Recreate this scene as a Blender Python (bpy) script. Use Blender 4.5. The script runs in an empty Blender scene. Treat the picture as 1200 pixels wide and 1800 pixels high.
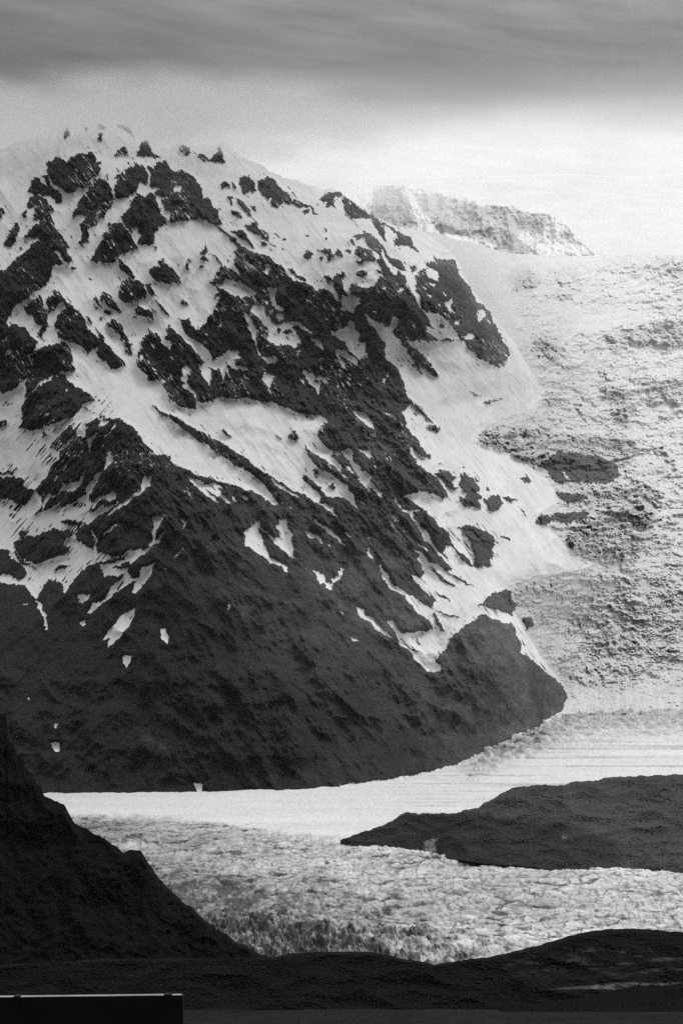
import bpy, math
import numpy as np
from mathutils import Vector

# ------------------------------------------------------------------ camera, sky, sun, exposure
scn = bpy.context.scene
F, CX, HR = 4500.0, 600.0, 1200.0          # focal length, centre column and horizon row in photo pixels
cam_d = bpy.data.cameras.new('camera'); cam = bpy.data.objects.new('camera', cam_d)
scn.collection.objects.link(cam); scn.camera = cam
cam.location = (0, 0, 0); cam.rotation_euler = (math.radians(90), 0, 0)
cam_d.sensor_fit = 'VERTICAL'; cam_d.sensor_height = 36; cam_d.sensor_width = 24
cam_d.lens = F / 1800 * 36; cam_d.shift_y = (HR - 900) / 1800
cam_d.clip_start = 0.5; cam_d.clip_end = 120000

SUN_AZ, SUN_EL = math.radians(42), math.radians(50)
world = bpy.data.worlds.new('World'); scn.world = world; world.use_nodes = True
nt = world.node_tree; N, L = nt.nodes, nt.links; N.clear()
def nd(t, **k):
    n = N.new(t)
    for a, b in k.items(): setattr(n, a, b)
    return n
def wm(op, a, b=None, c=None, clamp=False):
    n = nd('ShaderNodeMath', operation=op, use_clamp=clamp)
    for i, s in enumerate((a, b, c)):
        if s is None: continue
        if isinstance(s, (int, float)): n.inputs[i].default_value = s
        else: L.new(s, n.inputs[i])
    return n.outputs[0]
out = nd('ShaderNodeOutputWorld'); bg = nd('ShaderNodeBackground'); L.new(bg.outputs[0], out.inputs[0])
bg.inputs[1].default_value = 0.1
sky = nd('ShaderNodeTexSky', sky_type='NISHITA', sun_disc=False, sun_elevation=SUN_EL, sun_rotation=SUN_AZ)
bw = nd('ShaderNodeRGBToBW'); L.new(sky.outputs[0], bw.inputs[0])
tc = nd('ShaderNodeTexCoord'); sp = nd('ShaderNodeSeparateXYZ'); L.new(tc.outputs['Generated'], sp.inputs[0])
X, Y, Z = sp.outputs
hyp = wm('SQRT', wm('ADD', wm('MULTIPLY', X, X), wm('MULTIPLY', Y, Y)))
T = wm('DIVIDE', Z, wm('MAXIMUM', hyp, 0.001))               # tangent of the elevation
A = wm('ARCTAN2', X, Y)                                       # azimuth from the view axis
# layered stratus: noise stretched along the horizon
cv = nd('ShaderNodeCombineXYZ'); L.new(wm('MULTIPLY', A, 9.0), cv.inputs[0]); L.new(wm('MULTIPLY', T, 42.0), cv.inputs[1])
n1 = nd('ShaderNodeTexNoise'); n1.inputs['Scale'].default_value = 1.0; n1.inputs['Detail'].default_value = 6; n1.inputs['Roughness'].default_value = 0.55; n1.inputs['Distortion'].default_value = 0.6
L.new(cv.outputs[0], n1.inputs['Vector'])
cv2 = nd('ShaderNodeCombineXYZ'); L.new(wm('ADD', wm('MULTIPLY', A, 24.0), wm('MULTIPLY', T, 40.0)), cv2.inputs[0]); L.new(wm('ADD', wm('MULTIPLY', T, 110.0), wm('MULTIPLY', A, 9.0)), cv2.inputs[1])
n2 = nd('ShaderNodeTexNoise'); n2.inputs['Scale'].default_value = 1.0; n2.inputs['Detail'].default_value = 7; n2.inputs['Roughness'].default_value = 0.6
L.new(cv2.outputs[0], n2.inputs['Vector'])
Tw = wm('ADD', T, wm('ADD', wm('MULTIPLY', wm('SUBTRACT', n1.outputs[0], 0.5), 0.016), wm('MULTIPLY', wm('SUBTRACT', n2.outputs[0], 0.5), 0.016)))
rampn = nd('ShaderNodeValToRGB'); L.new(wm('MULTIPLY', Tw, 2.0), rampn.inputs[0])
rp = rampn.color_ramp
def s2l(v): v /= 255; return v/12.92 if v <= .04045 else ((v+.055)/1.055)**2.4
stops = [(0, 236), (0.15, 240), (0.185, 244), (0.205, 246), (0.212, 238), (0.221, 205), (0.230, 166), (0.242, 136), (0.254, 138), (0.27, 152), (0.32, 170), (0.42, 235), (0.5, 252)]
rp.elements[0].position = 0; rp.elements[0].color = (s2l(stops[0][1]),)*3 + (1,)
rp.elements[1].position = 1; rp.elements[1].color = (s2l(stops[-1][1]),)*3 + (1,)
for t, v in stops[1:-1]:
    e = rp.elements.new(min(1, t*2)); e.color = (s2l(v),)*3 + (1,)
# the low cloud is darker to the left, brighter towards the veiled sun on the right
side = nd('ShaderNodeMapRange', interpolation_type='SMOOTHSTEP'); L.new(A, side.inputs[0])
side.inputs[1].default_value = -0.16; side.inputs[2].default_value = 0.02; side.inputs[3].default_value = 0.62; side.inputs[4].default_value = 1.0
lowm = nd('ShaderNodeMapRange', interpolation_type='SMOOTHSTEP'); L.new(T, lowm.inputs[0])
lowm.inputs[1].default_value = 0.24; lowm.inputs[2].default_value = 0.30; lowm.inputs[3].default_value = 1.0; lowm.inputs[4].default_value = 0.25
sidem = wm('ADD', wm('MULTIPLY', side.outputs[0], lowm.outputs[0]), wm('SUBTRACT', 1.0, lowm.outputs[0]))
# heavier cloud behind the camera
back = nd('ShaderNodeMapRange', interpolation_type='SMOOTHSTEP'); L.new(wm('DIVIDE', Y, 1.0), back.inputs[0])
back.inputs[1].default_value = -0.5; back.inputs[2].default_value = 0.75; back.inputs[3].default_value = 0.6; back.inputs[4].default_value = 1.0
tex = wm('ADD', 0.58, wm('MULTIPLY', n2.outputs[0], 0.84))
cloud = wm('MULTIPLY', wm('MULTIPLY', wm('MULTIPLY', rampn.outputs[0], sidem), back.outputs[0]), tex)
tot = wm('ADD', wm('MULTIPLY', cloud, 9.4), wm('MULTIPLY', wm('MULTIPLY', bw.outputs[0], back.outputs[0]), 0.04))
L.new(tot, bg.inputs[0])

sd = bpy.data.lights.new('sun', 'SUN'); sun = bpy.data.objects.new('sun', sd); scn.collection.objects.link(sun)
sd.energy = 2.9; sd.angle = math.radians(22); sd.color = (1, 1, 1)
sv = Vector((math.sin(SUN_AZ)*math.cos(SUN_EL), math.cos(SUN_AZ)*math.cos(SUN_EL), math.sin(SUN_EL)))
sun.rotation_euler = sv.to_track_quat('Z', 'Y').to_euler()
scn.view_settings.view_transform = 'Standard'; scn.view_settings.look = 'None'
scn.view_settings.exposure = 0; scn.view_settings.gamma = 1
scn.render.engine = 'CYCLES'; scn.cycles.max_bounces = 5; scn.cycles.volume_bounces = 2
scn.cycles.diffuse_bounces = 3
scn.cycles.sample_clamp_indirect = 1.0
scn.cycles.use_denoising = False
scn.cycles.volume_step_rate = 3; scn.cycles.volume_max_steps = 40

# ------------------------------------------------------------------ numpy helpers
def vnoise(x, y, seed=0):
    xi = np.floor(x).astype(np.int64); yi = np.floor(y).astype(np.int64)
    fx = (x - xi).astype(np.float32); fy = (y - yi).astype(np.float32)
    def g(i, j):
        h = (i * 374761393 + j * 668265263 + seed * 1274126177) & 0xFFFFFFFF
        h = ((h ^ (h >> 13)) * 1274126177) & 0xFFFFFFFF
        h = (h ^ (h >> 16)) & 1023
        a = h * (2*math.pi/1024)
        return np.cos(a).astype(np.float32), np.sin(a).astype(np.float32)
    u = fx*fx*fx*(fx*(fx*6-15)+10); v = fy*fy*fy*(fy*(fy*6-15)+10)
    def d(i, j, dx, dy):
        c, s = g(i, j); return c*dx + s*dy
    a = d(xi, yi, fx, fy); b = d(xi+1, yi, fx-1, fy); c = d(xi, yi+1, fx, fy-1); e = d(xi+1, yi+1, fx-1, fy-1)
    return ((a*(1-u)+b*u)*(1-v) + (c*(1-u)+e*u)*v) * 1.5
def fbm(x, y, o=4, seed=0, gain=.5, lac=2.03):
    s = 0; a = 1.0
    for k in range(o):
        s = s + a*vnoise(x, y, seed+k*17); a *= gain; x = x*lac+13.1; y = y*lac+7.7
    return s
def ridged(x, y, o=4, seed=0, gain=.5, lac=2.07):
    s = 0; a = 1.0
    for k in range(o):
        s = s + a*(1-2*np.abs(vnoise(x, y, seed+k*17))); a *= gain; x = x*lac+3.1; y = y*lac+9.7
    return s
def blur(a, r):
    r = int(max(1, r))
    for _ in range(2):
        for ax in (0, 1):
            p = np.pad(a, [(r+1, r) if k == ax else (0, 0) for k in (0, 1)], mode='edge')
            c = np.cumsum(p, axis=ax, dtype=np.float64)
            n = a.shape[ax]
            a = ((np.take(c, range(2*r+1, 2*r+1+n), axis=ax) - np.take(c, range(0, n), axis=ax))/(2*r+1)).astype(np.float32)
    return a
def samp(img, u, v):
    h, w = img.shape
    u = np.clip(u, 0, w-1.001); v = np.clip(v, 0, h-1.001)
    x = u.astype(np.int32); y = v.astype(np.int32); fx = (u-x).astype(np.float32); fy = (v-y).astype(np.float32)
    return (img[y, x]*(1-fx)+img[y, x+1]*fx)*(1-fy) + (img[y+1, x]*(1-fx)+img[y+1, x+1]*fx)*fy
def ss(a, b, x):
    t = np.clip((x-a)/(b-a), 0, 1); return t*t*(3-2*t)
def fill(img, pts, val):
    H, W = img.shape
    P = np.array(pts, float); x0, y0 = P[:, 0], P[:, 1]; x1, y1 = np.roll(x0, -1), np.roll(y0, -1)
    for r in range(max(0, int(y0.min())), min(H-1, int(y0.max())+1)+1):
        yy = r + .5
        m = ((y0 <= yy) & (y1 > yy)) | ((y1 <= yy) & (y0 > yy))
        if not m.any(): continue
        xs = np.sort(x0[m] + (yy-y0[m])*(x1[m]-x0[m])/(y1[m]-y0[m]))
        for a, b in zip(xs[::2], xs[1::2]):
            a, b = max(0, int(round(a))), min(W, int(round(b)))
            if b > a: img[r, a:b] = val

TRACE = """T 0 200 4
R 330,390 350,340 400,305 450,330 470,350 500,310 560,280 610,280 670,310 680,350 720,390 690,430 660,450 620,500 590,540 560,510 530,545 485,560 430,530 390,495 350,450
R 620,275 650,270 680,310 660,320
R 690,340 720,335 715,355 690,370
R 740,430 760,435 755,465
R 210,520 250,450 280,460 300,500 340,520 300,430 340,440 355,480 390,530 430,570 430,630 400,625 370,590 330,560 300,580 270,560 240,565 200,550
R 195,640 210,590 250,560 290,585 330,600 350,640 385,660 385,690 340,680 370,730 395,800 430,850 470,900 500,945 465,955 490,1000 515,1040 480,1050 430,1000 400,960 380,975 460,1055 400,1060 365,1090 370,1130 330,1200 0,1200 0,1150 40,1100 130,1010 190,965 240,905 285,890 270,860 200,870 165,875 210,820 300,745 280,740 235,755 240,710 262,672 250,650 210,670
R 60,850 95,810 125,760 150,810 130,850 110,870 110,905 80,940 30,925 45,890
R 155,720 185,670 200,690 185,725 160,740
R 0,650 25,660 35,700 10,735 0,740
R 510,700 540,650 580,590 610,560 640,500 680,465 740,465 775,500 790,560 800,640 760,690 750,720 700,740 680,790 630,820 620,880 605,910 575,925 555,910 580,880 575,830 560,780 590,740 610,710 570,715 510,745
S 690,680 710,660 715,690 690,720 680,750 665,735
R 805,530 830,490 860,440 800,465 830,430 880,400 940,380 960,350 1010,360 1030,390 1040,440 1030,500 1000,480 980,500 970,540 930,570 890,600 850,590 810,600
R 1040,370 1055,410 1060,470 1050,510 1075,525 1200,520 1200,350 1160,340 1120,345 1075,380
R 860,720 910,660 950,590 975,560 1000,580 1030,580 1060,550 1090,570 1095,610 1140,660 1130,690 1170,740 1180,770 1130,800 1090,840 1100,880 1070,930 1010,930 965,910 1000,860 980,840 960,870 920,830 900,800 860,760
S 920,800 950,790 985,820 970,870 940,850
R 775,760 800,765 850,770 880,790 920,850 965,940 930,970 880,990 810,1000 820,1045 760,1050 640,1040 650,1000 690,940 740,850 770,810
R 800,300 830,265 880,230 905,260 910,300 860,285
R 960,300 990,250 1000,200 1040,190 1070,240 1080,280 1130,315 1050,305
R 450,130 480,90 490,120 465,190
R 690,80 730,75 740,105 700,110
R 595,90 625,95 620,120 600,115
R 690,180 705,135 725,150 725,185
R 820,85 860,75 920,95 935,155 900,130 870,100
R 1090,545 1150,525 1200,520 1200,580 1150,580 1100,570
R 1140,610 1170,590 1200,560 1200,700 1160,680
R 1045,1120 1090,1070 1130,1080 1120,1040 1150,1020 1200,1080 1200,1200 1100,1180
R 1085,930 1110,945 1105,970 1085,955
R 500,1070 535,1085 520,1100
R 625,1155 645,1160 640,1180
R 830,1000 870,1050 930,1100 960,1150 940,1160 890,1120 840,1085
R 850,1200 890,1160 960,1165 1000,1200
R 140,930 160,940 145,960
R 170,900 200,895 180,915
R 715,860 745,830 740,860
T 300 200 4
R 0,380 40,410 90,405 140,420 180,470 210,510 225,570 240,610 265,590 290,620 300,660 330,680 350,740 365,780 330,785 280,770 240,740 190,735 100,755 50,770 0,765
S 20,530 50,505 85,520 90,550 50,560 25,550
S 45,630 70,640 85,620 65,665
R 55,240 90,215 130,240 145,270 100,285 65,265
R 190,310 200,280 240,290 255,315 290,325 300,290 335,280 325,240 345,240 370,290 385,345 350,345 270,330 230,340
R 490,460 510,435 560,450 600,480 603,550 560,545 530,565 500,550
R 620,480 650,460 690,445 730,470 760,510 810,550 840,580 850,610 800,620 760,650 710,660 705,630 720,590 680,590 640,560 620,540
R 820,620 900,610 960,640 1000,660 1030,710 1010,700 980,665 920,660 880,655
R 930,680 970,675 960,700 935,700
R 370,480 410,490 415,520 380,510 360,530 350,510
R 430,470 470,510 470,540 440,520
R 465,600 510,620 545,660 570,715 530,690 500,650 470,625
R 425,680 460,690 490,700 500,730 440,715
R 400,580 440,575 430,640 410,620
R 570,650 600,640 600,680 575,680
R 530,790 570,775 605,755 625,810 660,820 690,860 680,890 620,860 570,830
R 420,830 460,830 500,815 530,840 550,890 580,915 595,950 560,925 520,900 480,870
R 630,900 670,900 690,930 650,930
R 730,835 765,865 740,860
R 780,870 810,885 790,895
R 700,915 755,935 740,940
R 785,945 805,960 790,965
R 700,955 720,965 705,970
R 1070,790 1105,835 1080,820
R 940,850 990,855 965,870
R 1080,890 1100,875 1110,900
R 940,1000 960,965 1000,975 1000,1005 950,1025
R 1045,970 1080,945 1125,945 1130,980 1160,1010 1120,1020 1100,1050 1110,990 1070,985
R 1155,965 1185,955 1200,970 1200,1010 1165,1000
R 1040,1010 1075,1015 1060,1035
R 1070,1150 1100,1135 1140,1160 1110,1190
R 1150,1140 1200,1120 1200,1200 1140,1200
R 1050,605 1080,570 1110,550 1150,565 1200,550 1200,580 1150,600 1130,660 1090,660 1100,620
R 205,990 220,965 245,955 250,920 262,970 235,985
R 205,1015 240,990 262,1010 260,1040 215,1030
R 100,1060 125,1055 140,1095 110,1095
R 125,1030 150,1035 140,1045
R 200,1090 240,1070 235,1100
R 0,1060 40,1110 65,1160 60,1190 0,1185
R 270,1200 320,1140 350,1090 380,1070 430,1090 490,1150 480,1190 440,1180 400,1160 350,1200
R 305,995 330,1010 370,1060 345,1050
R 310,780 350,800 400,840 450,880 500,925 560,965 610,985 690,1000 740,1050 790,1070 820,1130 860,1165 940,1185 980,1200 500,1200 480,1120 445,1055 470,1000 455,960 480,945 440,905 390,855
S 510,1005 550,1035 600,1090 590,1100 540,1065 510,1035
S 620,1060 680,1065 710,1070 690,1130 650,1110 680,1080
R 820,1080 880,1120 960,1180 930,1175 850,1120
T 0 500 4
R 0,0 330,0 290,30 200,90 150,130 90,180 50,260 60,300 100,270 150,300 190,310 220,360 270,400 240,480 190,500 210,510 300,440 460,410 500,460 520,540 525,600 470,620 440,610 350,650 280,700 200,780 170,800 180,740 190,700 180,650 130,720 40,765 0,720
R 165,160 200,130 290,80 310,120 335,180 280,185 230,215 200,220
R 230,215 290,190 335,215 310,270 275,290 240,250
R 330,120 340,95 380,60 350,50 380,35 430,70 470,120 520,150 600,250 610,300 690,370 740,390 800,460 860,520 885,570 830,595 790,590 740,540 700,520 680,480 690,440 640,470 610,485 590,450 530,410 470,400 420,385 400,330 390,280 400,230 440,180 470,150 440,125 400,170 380,200 360,170 350,220 330,260 350,300 320,320 290,380 270,370 290,310 330,230 350,150
R 610,220 640,250 655,290 630,260
R 660,290 740,385 720,380
R 830,20 860,0 1010,0 1030,50 1030,100 980,110 930,120 880,135 840,90
S 865,40 890,60 870,60
R 1030,10 1060,0 1100,80 1080,80 1045,50
R 665,110 680,85 720,150 725,165 690,145
R 730,60 760,65 820,130 855,200 840,205 800,175 760,160 720,110
R 660,145 685,165 675,180
R 740,170 780,200 775,215 735,190
R 710,205 725,230 710,260
R 745,290 790,270 805,245 850,280 880,340 905,390 935,420 910,440 935,480 920,500 880,460 880,420 855,400 860,370 820,340 790,300
R 950,180 985,140 1020,180 1060,185 1080,245 1040,235 1020,220 980,215
R 925,225 965,230 965,245
R 1040,135 1105,195 1090,190
R 1090,110 1140,140 1185,215 1150,190
R 1040,295 1070,330 1130,370 1135,400 1200,470 1200,800 1140,700 1140,640 1120,680 1060,670 1000,620 965,560 970,500 1000,440 985,420 1030,360 1055,340
S 1040,400 1080,420 1105,450 1080,455
S 985,500 1015,480 1010,520 990,530
S 1055,545 1090,565 1070,570
R 1150,380 1180,350 1170,320 1200,280 1200,390
R 160,860 200,790 270,720 350,670 410,620 460,650 540,720 620,760 680,820 640,830 590,840 560,890 520,930 440,960 400,975 300,1010 220,1040 190,1030 140,995 155,960
S 470,735 485,735 490,755 475,750
S 415,870 430,870 435,890 420,890
S 350,665 380,655 270,725 275,715
S 400,640 415,645 405,660
S 300,50 330,30 390,30 350,80 330,120 310,90
S 240,480 270,420 330,370 310,400 260,450
S 10,400 50,355 60,360 20,400
S 30,505 70,455 100,465 70,500
S 170,495 215,500 205,510
S 380,380 400,360 425,390 410,410
R 350,1150 400,1090 440,1040 480,1000 530,980 500,1030 470,1060 400,1140 370,1160
R 295,1050 325,1035 340,1060 310,1075
R 370,1035 410,985 400,1020
R 420,1200 430,1170 480,1130 540,1070 610,1065 600,1030 630,1010 590,990 640,950 690,935 720,960 700,1000 740,1000 770,960 700,920 640,890 590,860 620,870 660,905 740,930 780,950 830,940 920,990 980,1050 1000,1100 1100,1200
S 615,1075 640,1080 695,1030 680,1080 640,1130 635,1200 625,1200 630,1140
S 700,1140 740,1120 730,1140
S 740,1070 770,1040 740,1085
S 760,1150 790,1180 785,1200 765,1200
S 890,1180 910,1160 900,1200
S 750,1050 790,1015 830,970 820,1000 780,1040
R 1065,835 1100,860 1200,930 1200,950 1130,910
R 400,1115 500,1040 530,1010 540,1050 500,1080 440,1150
R 0,910 40,960 50,1000 0,1010
T 300 500 4
R 330,20 380,40 440,80 500,90 560,95 600,70 560,20 520,0 1200,0 1200,1200 1130,1170 1060,1120 1030,1070 1050,1020 1080,980 1105,970 1060,930 1030,900 1020,920 950,920 900,900 830,880 780,860 740,840 700,820 650,835 600,820 520,800 460,810 400,800 360,790 300,820 240,830 180,820 185,870 140,885 80,860 30,830 0,810 0,300 60,360 110,400 160,450 210,500 240,550 200,570 220,640 260,690 280,720 290,650 290,610 260,570 300,600 350,600 370,680 380,730 380,600 420,620 400,570 340,560 300,530 270,480 240,440 200,410 150,380 100,350 85,310 70,250 130,240 145,290 180,320 200,280 250,200 270,130 340,60
S 980,0 1140,0 1200,130 1160,110 1130,60 1080,25 1020,50
S 1130,350 1200,300 1200,400
S 675,20 740,30 740,100 760,150 800,165 790,190 740,175 710,150 700,90
S 560,180 590,140 640,145 665,190 690,240 740,280 790,270 870,270 900,260 960,310 1010,350 990,350 930,310 870,290 850,310 880,340 915,380 900,420 870,460 850,430 800,420 760,430 700,410 670,380 700,330 660,290 620,240
R 760,310 780,320 775,345 755,335
R 790,330 830,315 850,325 820,360
S 740,215 815,215 800,250 760,260
S 525,190 560,230 600,300 620,330 600,360 600,400 640,480 650,520 620,460 580,390 560,340 540,300 560,290 530,240
S 640,500 660,510 745,505 750,540 720,560 660,550
S 630,570 680,590 660,600
S 640,640 740,635 715,690 700,720 715,775 690,750 680,700 650,680
S 930,610 990,620 1020,655 1060,640 1110,690 1105,705 1060,670 1050,720 1045,790 1010,730 970,680
R 1010,670 1045,670 1025,695
S 970,360 1010,390 1040,385 1075,440 1070,460 1010,420
S 1060,500 1075,530 1065,585
S 300,540 350,500 400,470 450,455 520,480 470,480 480,510 450,530 460,570 520,580 570,600 500,600 430,590 400,560 370,600 310,580
S 75,590 110,570 150,610 120,640 120,690 180,780 185,830 170,790 120,740 60,700 100,700 65,660 90,640
S 200,570 240,590 290,650 275,720 265,680 225,640
S 230,545 270,560 275,590 265,560 235,550
S 350,190 370,150 400,140 380,180
S 325,320 350,260 365,250 355,290
S 190,320 250,270 330,130 350,90 340,80 270,120 240,200 200,280
R 205,320 290,240 320,180 350,110 350,150 300,270 260,310 230,330
S 1160,460 1200,460 1200,570 1160,550 1140,520 1180,540
S 1140,640 1200,620 1200,650
S 1020,870 1040,900 1025,890
S 640,450 665,410 660,440 645,470
S 1150,1180 1200,1160 1200,1200
S 0,490 30,530 0,515
S 880,490 930,430 900,500
R 70,120 90,100 130,135 125,150 90,150 80,165
R 0,910 100,970 200,1030 300,1080 400,1140 490,1200 350,1200 260,1140 200,1100 130,1050 60,1000 0,955
R 350,1030 370,1020 410,1055 440,1080 400,1065 380,1050
R 830,1070 860,1030 840,1010 880,1030 900,1065 890,1095 850,1090
R 740,1065 790,1080 760,1080
R 830,885 900,950 870,925
R 940,1130 1000,1180 1020,1200 970,1200
T 600 300 4
R 0,150 60,210 130,260 200,310 260,345 300,370 380,420 440,450 480,470 520,540 550,580 480,540 430,520 360,530 400,450 370,440 330,400 300,390 310,450 320,500 290,480 270,440 240,400 200,340 160,330 110,330 70,340 30,290
R 60,340 90,360 140,400 120,390
R 130,460 200,440 260,490 290,540 340,600 400,630 450,680 440,700 400,690 350,660 330,640 290,570 270,560 310,650 340,700 370,740 400,740 400,700 440,740 500,850 530,920 570,990 620,1060 650,1120 590,1080 620,1150 700,1200 430,1200 380,1170 370,1120 400,1070 410,1030 370,1030 330,1100 260,1070 200,1030 170,1000 185,1060 240,1120 300,1200 120,1200 130,1160 100,1130 100,1080 60,1050 40,1100 0,1110 0,980 60,990 100,1020 90,970 140,930 130,890 60,880 60,830 80,800 150,820 200,820 240,800 260,760 300,740 280,680 250,640 290,610 220,560 180,510
S 240,830 255,830 262,900 250,900
R 90,580 120,540 200,550 250,620 240,640 190,620 160,640 120,670 100,640 130,610
R 0,780 20,820 40,880 0,880
R 0,710 30,720 20,750 0,750
R 100,730 140,700 190,710 150,750 120,740
R 60,490 80,480 100,520 70,515
R 30,560 70,550 60,590
R 80,460 130,440 150,480 110,490
R 0,590 10,600 0,615
R 250,700 280,710 270,730
R 640,600 690,620 800,630 830,730 880,800 920,860 950,930 1000,950 1040,980 1060,1040 1090,1110 1140,1200 700,1200 840,1200 830,1160 780,1110 740,1050 690,1010 630,990 600,1010 570,970 560,930 560,880 520,850 530,800 520,750 560,690 600,680 640,700 680,660
S 600,690 650,700 690,720 690,790 640,760 600,740
R 590,650 640,640 680,660 670,690 620,685
R 490,680 520,660 525,700 500,730
S 720,930 760,920 790,900 780,960 790,1000 750,980
S 950,1000 1000,970 1010,1030 980,1060 960,1040
S 800,1070 850,1050 830,1090 800,1095
S 710,830 740,880 760,890 730,890
S 610,780 680,800 640,820
S 605,870 650,880 630,900
R 700,1200 740,1180 840,1200
S 850,1170 900,1140 945,1150 930,1190 880,1195
R 690,1080 730,1090 720,1115 695,1105
S 490,1080 540,1090 520,1110
T 600 600 4
R 0,0 10,0 50,50 100,110 150,130 180,100 170,0 310,0 305,60 310,120 370,170 400,200 430,280 450,340 480,410 500,440 450,480 430,500 460,560 450,590 480,640 530,680 560,740 600,790 630,820 590,820 540,790 490,740 500,800 530,850 600,910 660,950 700,1000 740,1050 745,1090 720,1110 660,1080 600,1060 500,1070 440,1090 600,1200 430,1180 390,1110 370,1100 400,1170 450,1200 0,1200
S 0,60 60,90 90,110 130,150 110,175 60,150 0,100
S 0,130 40,190 20,200 0,180
S 85,490 140,490 180,520 210,550 280,600 270,600 215,570 240,625 190,600 140,560 110,530
S 285,480 330,500 400,555 370,550 310,510
S 110,590 145,630 130,640
S 115,275 155,320 130,310
S 290,230 320,270 290,300
S 330,200 325,270 310,230
S 0,770 30,770 50,740 70,770 90,840 130,880 140,920 180,920 215,940 200,980 240,1030 280,1070 285,1100 240,1060 180,1010 130,970 90,900 50,830
S 110,770 200,765 215,800 200,830 260,900 280,920 240,890 190,820 150,790
S 20,870 60,880 110,950 90,940 50,910
S 100,960 160,990 230,1070 200,1050
S 0,910 50,960 0,940
S 0,1000 40,1010 80,1090 130,1200 60,1130 30,1100 0,1110
S 105,1110 160,1130 165,1150 130,1135
S 110,1020 160,1070 130,1050
S 410,920 435,935 430,930
S 280,665 300,660 295,680
S 400,680 420,690 410,690
S 395,1000 410,1020 395,1015
S 455,705 470,740 485,740
S 485,1080 540,1070 600,1200 520,1130
S 30,590 60,610 45,615
R 420,0 450,0 480,40 540,60 600,110 630,155 650,200 685,245 680,260 640,245 590,190 560,230 530,210 540,180 490,175 520,140 480,100 460,85 470,50 420,30
S 540,130 590,230 580,240 560,200
R 450,0 860,0 890,60 960,110 1050,170 1110,185 1150,160 1180,90 1170,50 1140,0
S 700,20 740,10 830,20 890,60 950,110 820,80 760,50 700,60
S 590,70 700,45 720,60 640,120
R 600,600 650,585 700,610 690,630 640,635
R 480,400 560,470 620,550 650,580 610,560 550,490 500,440
R 660,930 710,905 770,925 810,950 780,980 790,1020 830,1040 780,1045 740,1020 740,985 690,970
R 830,940 870,930 920,960 970,1020 970,1050 920,1060 870,1060 830,1020 840,980
R 820,1100 870,1110 890,1070 940,1060 990,1100 960,1130 980,1180 940,1160 870,1160 840,1130
R 1000,1110 1060,1080 1110,1090 1130,1130 1090,1200 1060,1200 1030,1160
R 920,950 970,980 960,990
R 1020,1020 1045,1040 1030,1045
R 1140,1100 1200,1100 1200,1130 1160,1115
R 895,350 930,370 980,378 940,385
R 1000,430 1180,385 1010,440
R 680,860 715,875 700,875
R 840,870 880,895 865,895
G 950,720 1050,680 1150,660 1200,660 1200,840 1150,820 1050,780
T 0 800 4
R 0,0 1200,0 1200,1200 0,1200
S 0,0 425,0 370,70 345,130 330,160 295,190 285,215 270,215 240,270 230,300 190,340 130,350 90,320 50,280 60,310 0,310 0,660 60,670 110,690 200,760 290,770 330,730 400,720 480,690 560,640 530,560 560,520 660,460 800,370 840,330 820,280 800,265 700,300 650,330 620,290 680,210 720,115 660,150 600,250 540,320 450,370 410,360 480,260 560,230 600,180 600,150 540,190 480,210 450,180 440,230 400,280 330,270 300,250 290,400 250,420 300,340 320,290
R 0,180 40,190 50,150 100,148 170,170 180,230 235,260 230,300 180,330 140,350 110,310 60,300 0,305
R 0,120 60,125 130,100 100,125 40,135 0,135
R 290,215 310,190 330,170 345,130 370,110 365,160 380,200 400,240 350,240 300,250
R 290,400 320,340 380,300 420,270 480,250 450,300 400,350 330,385
R 520,320 560,270 600,250 620,260 560,310
R 630,400 700,330 750,310 760,340 700,370 660,400
R 720,340 830,300 820,340 760,370
R 430,475 460,455 530,460 560,470 600,490 570,500 490,490
R 135,550 150,525 180,535 180,575 240,570 300,540 400,525 500,530 520,550 500,590 450,600 450,640 500,650 480,690 400,715 350,725 300,765 250,765 180,730 110,680 105,620 150,590
S 450,600 500,580 530,600 540,640 500,660 470,640
R 545,560 600,510 640,520 660,570 680,620 650,655 610,650 580,610 545,590
S 640,520 655,530 690,600 680,650 665,650 680,610
S 290,770 350,730 480,690 540,640 545,590 580,620 620,655 665,655 685,630 690,690 760,700 800,720 860,710 940,645 935,670 1000,665 1020,680 1000,700 940,740 915,770 880,800 910,790 900,830 850,850 740,860 710,830 720,810 690,780 800,760 860,745 940,690 880,730 800,730 750,740 680,760 640,780 570,830 530,870 510,910 460,970 440,960 440,900 370,880 300,850 260,800 200,770
R 390,800 440,775 490,770 460,800 400,820
R 790,790 860,770 920,740 930,790 830,800
S 60,670 110,700 150,760 220,790 330,850 345,880 310,920 290,970 260,1020 240,1000 200,940 100,910 0,880 0,860 100,870 150,880 190,840 160,780 100,740
S 0,830 60,840 150,880 200,930 160,920 60,890 0,880
S 240,1020 300,1045 305,1090 340,1150 340,1200 325,1200 320,1150 280,1090
S 350,1000 375,950 370,970
S 540,985 600,990 650,980 640,1000 590,1045 560,1040
S 560,1190 610,1155 590,1175
S 620,1120 650,1050 710,1020 750,1010 770,960 780,930 850,870 900,825 940,870 980,850 1010,790 1060,780 1105,750 1060,850 1030,890 1000,930 960,980 930,975 940,920 970,880 880,920 780,1000 700,1060 650,1110
S 800,1200 860,1130 910,1095 950,1075 950,1110 900,1180 880,1200
S 1070,430 1110,425 1165,405 1130,470 1095,560 1090,600 1150,550 1175,540 1130,590 1060,660 1010,710 920,760 920,740 990,690 1050,640 1080,600 1070,560 1085,480
S 710,575 820,480 830,490 760,550
S 830,500 880,475 840,505
S 745,440 800,380 870,330 950,270 1000,220 1010,160 1075,150 1060,210 1000,260 900,340 790,410
S 870,385 970,315 960,325
S 750,0 790,0 800,40 745,100 735,100 755,50
S 850,50 930,5 880,45
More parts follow.
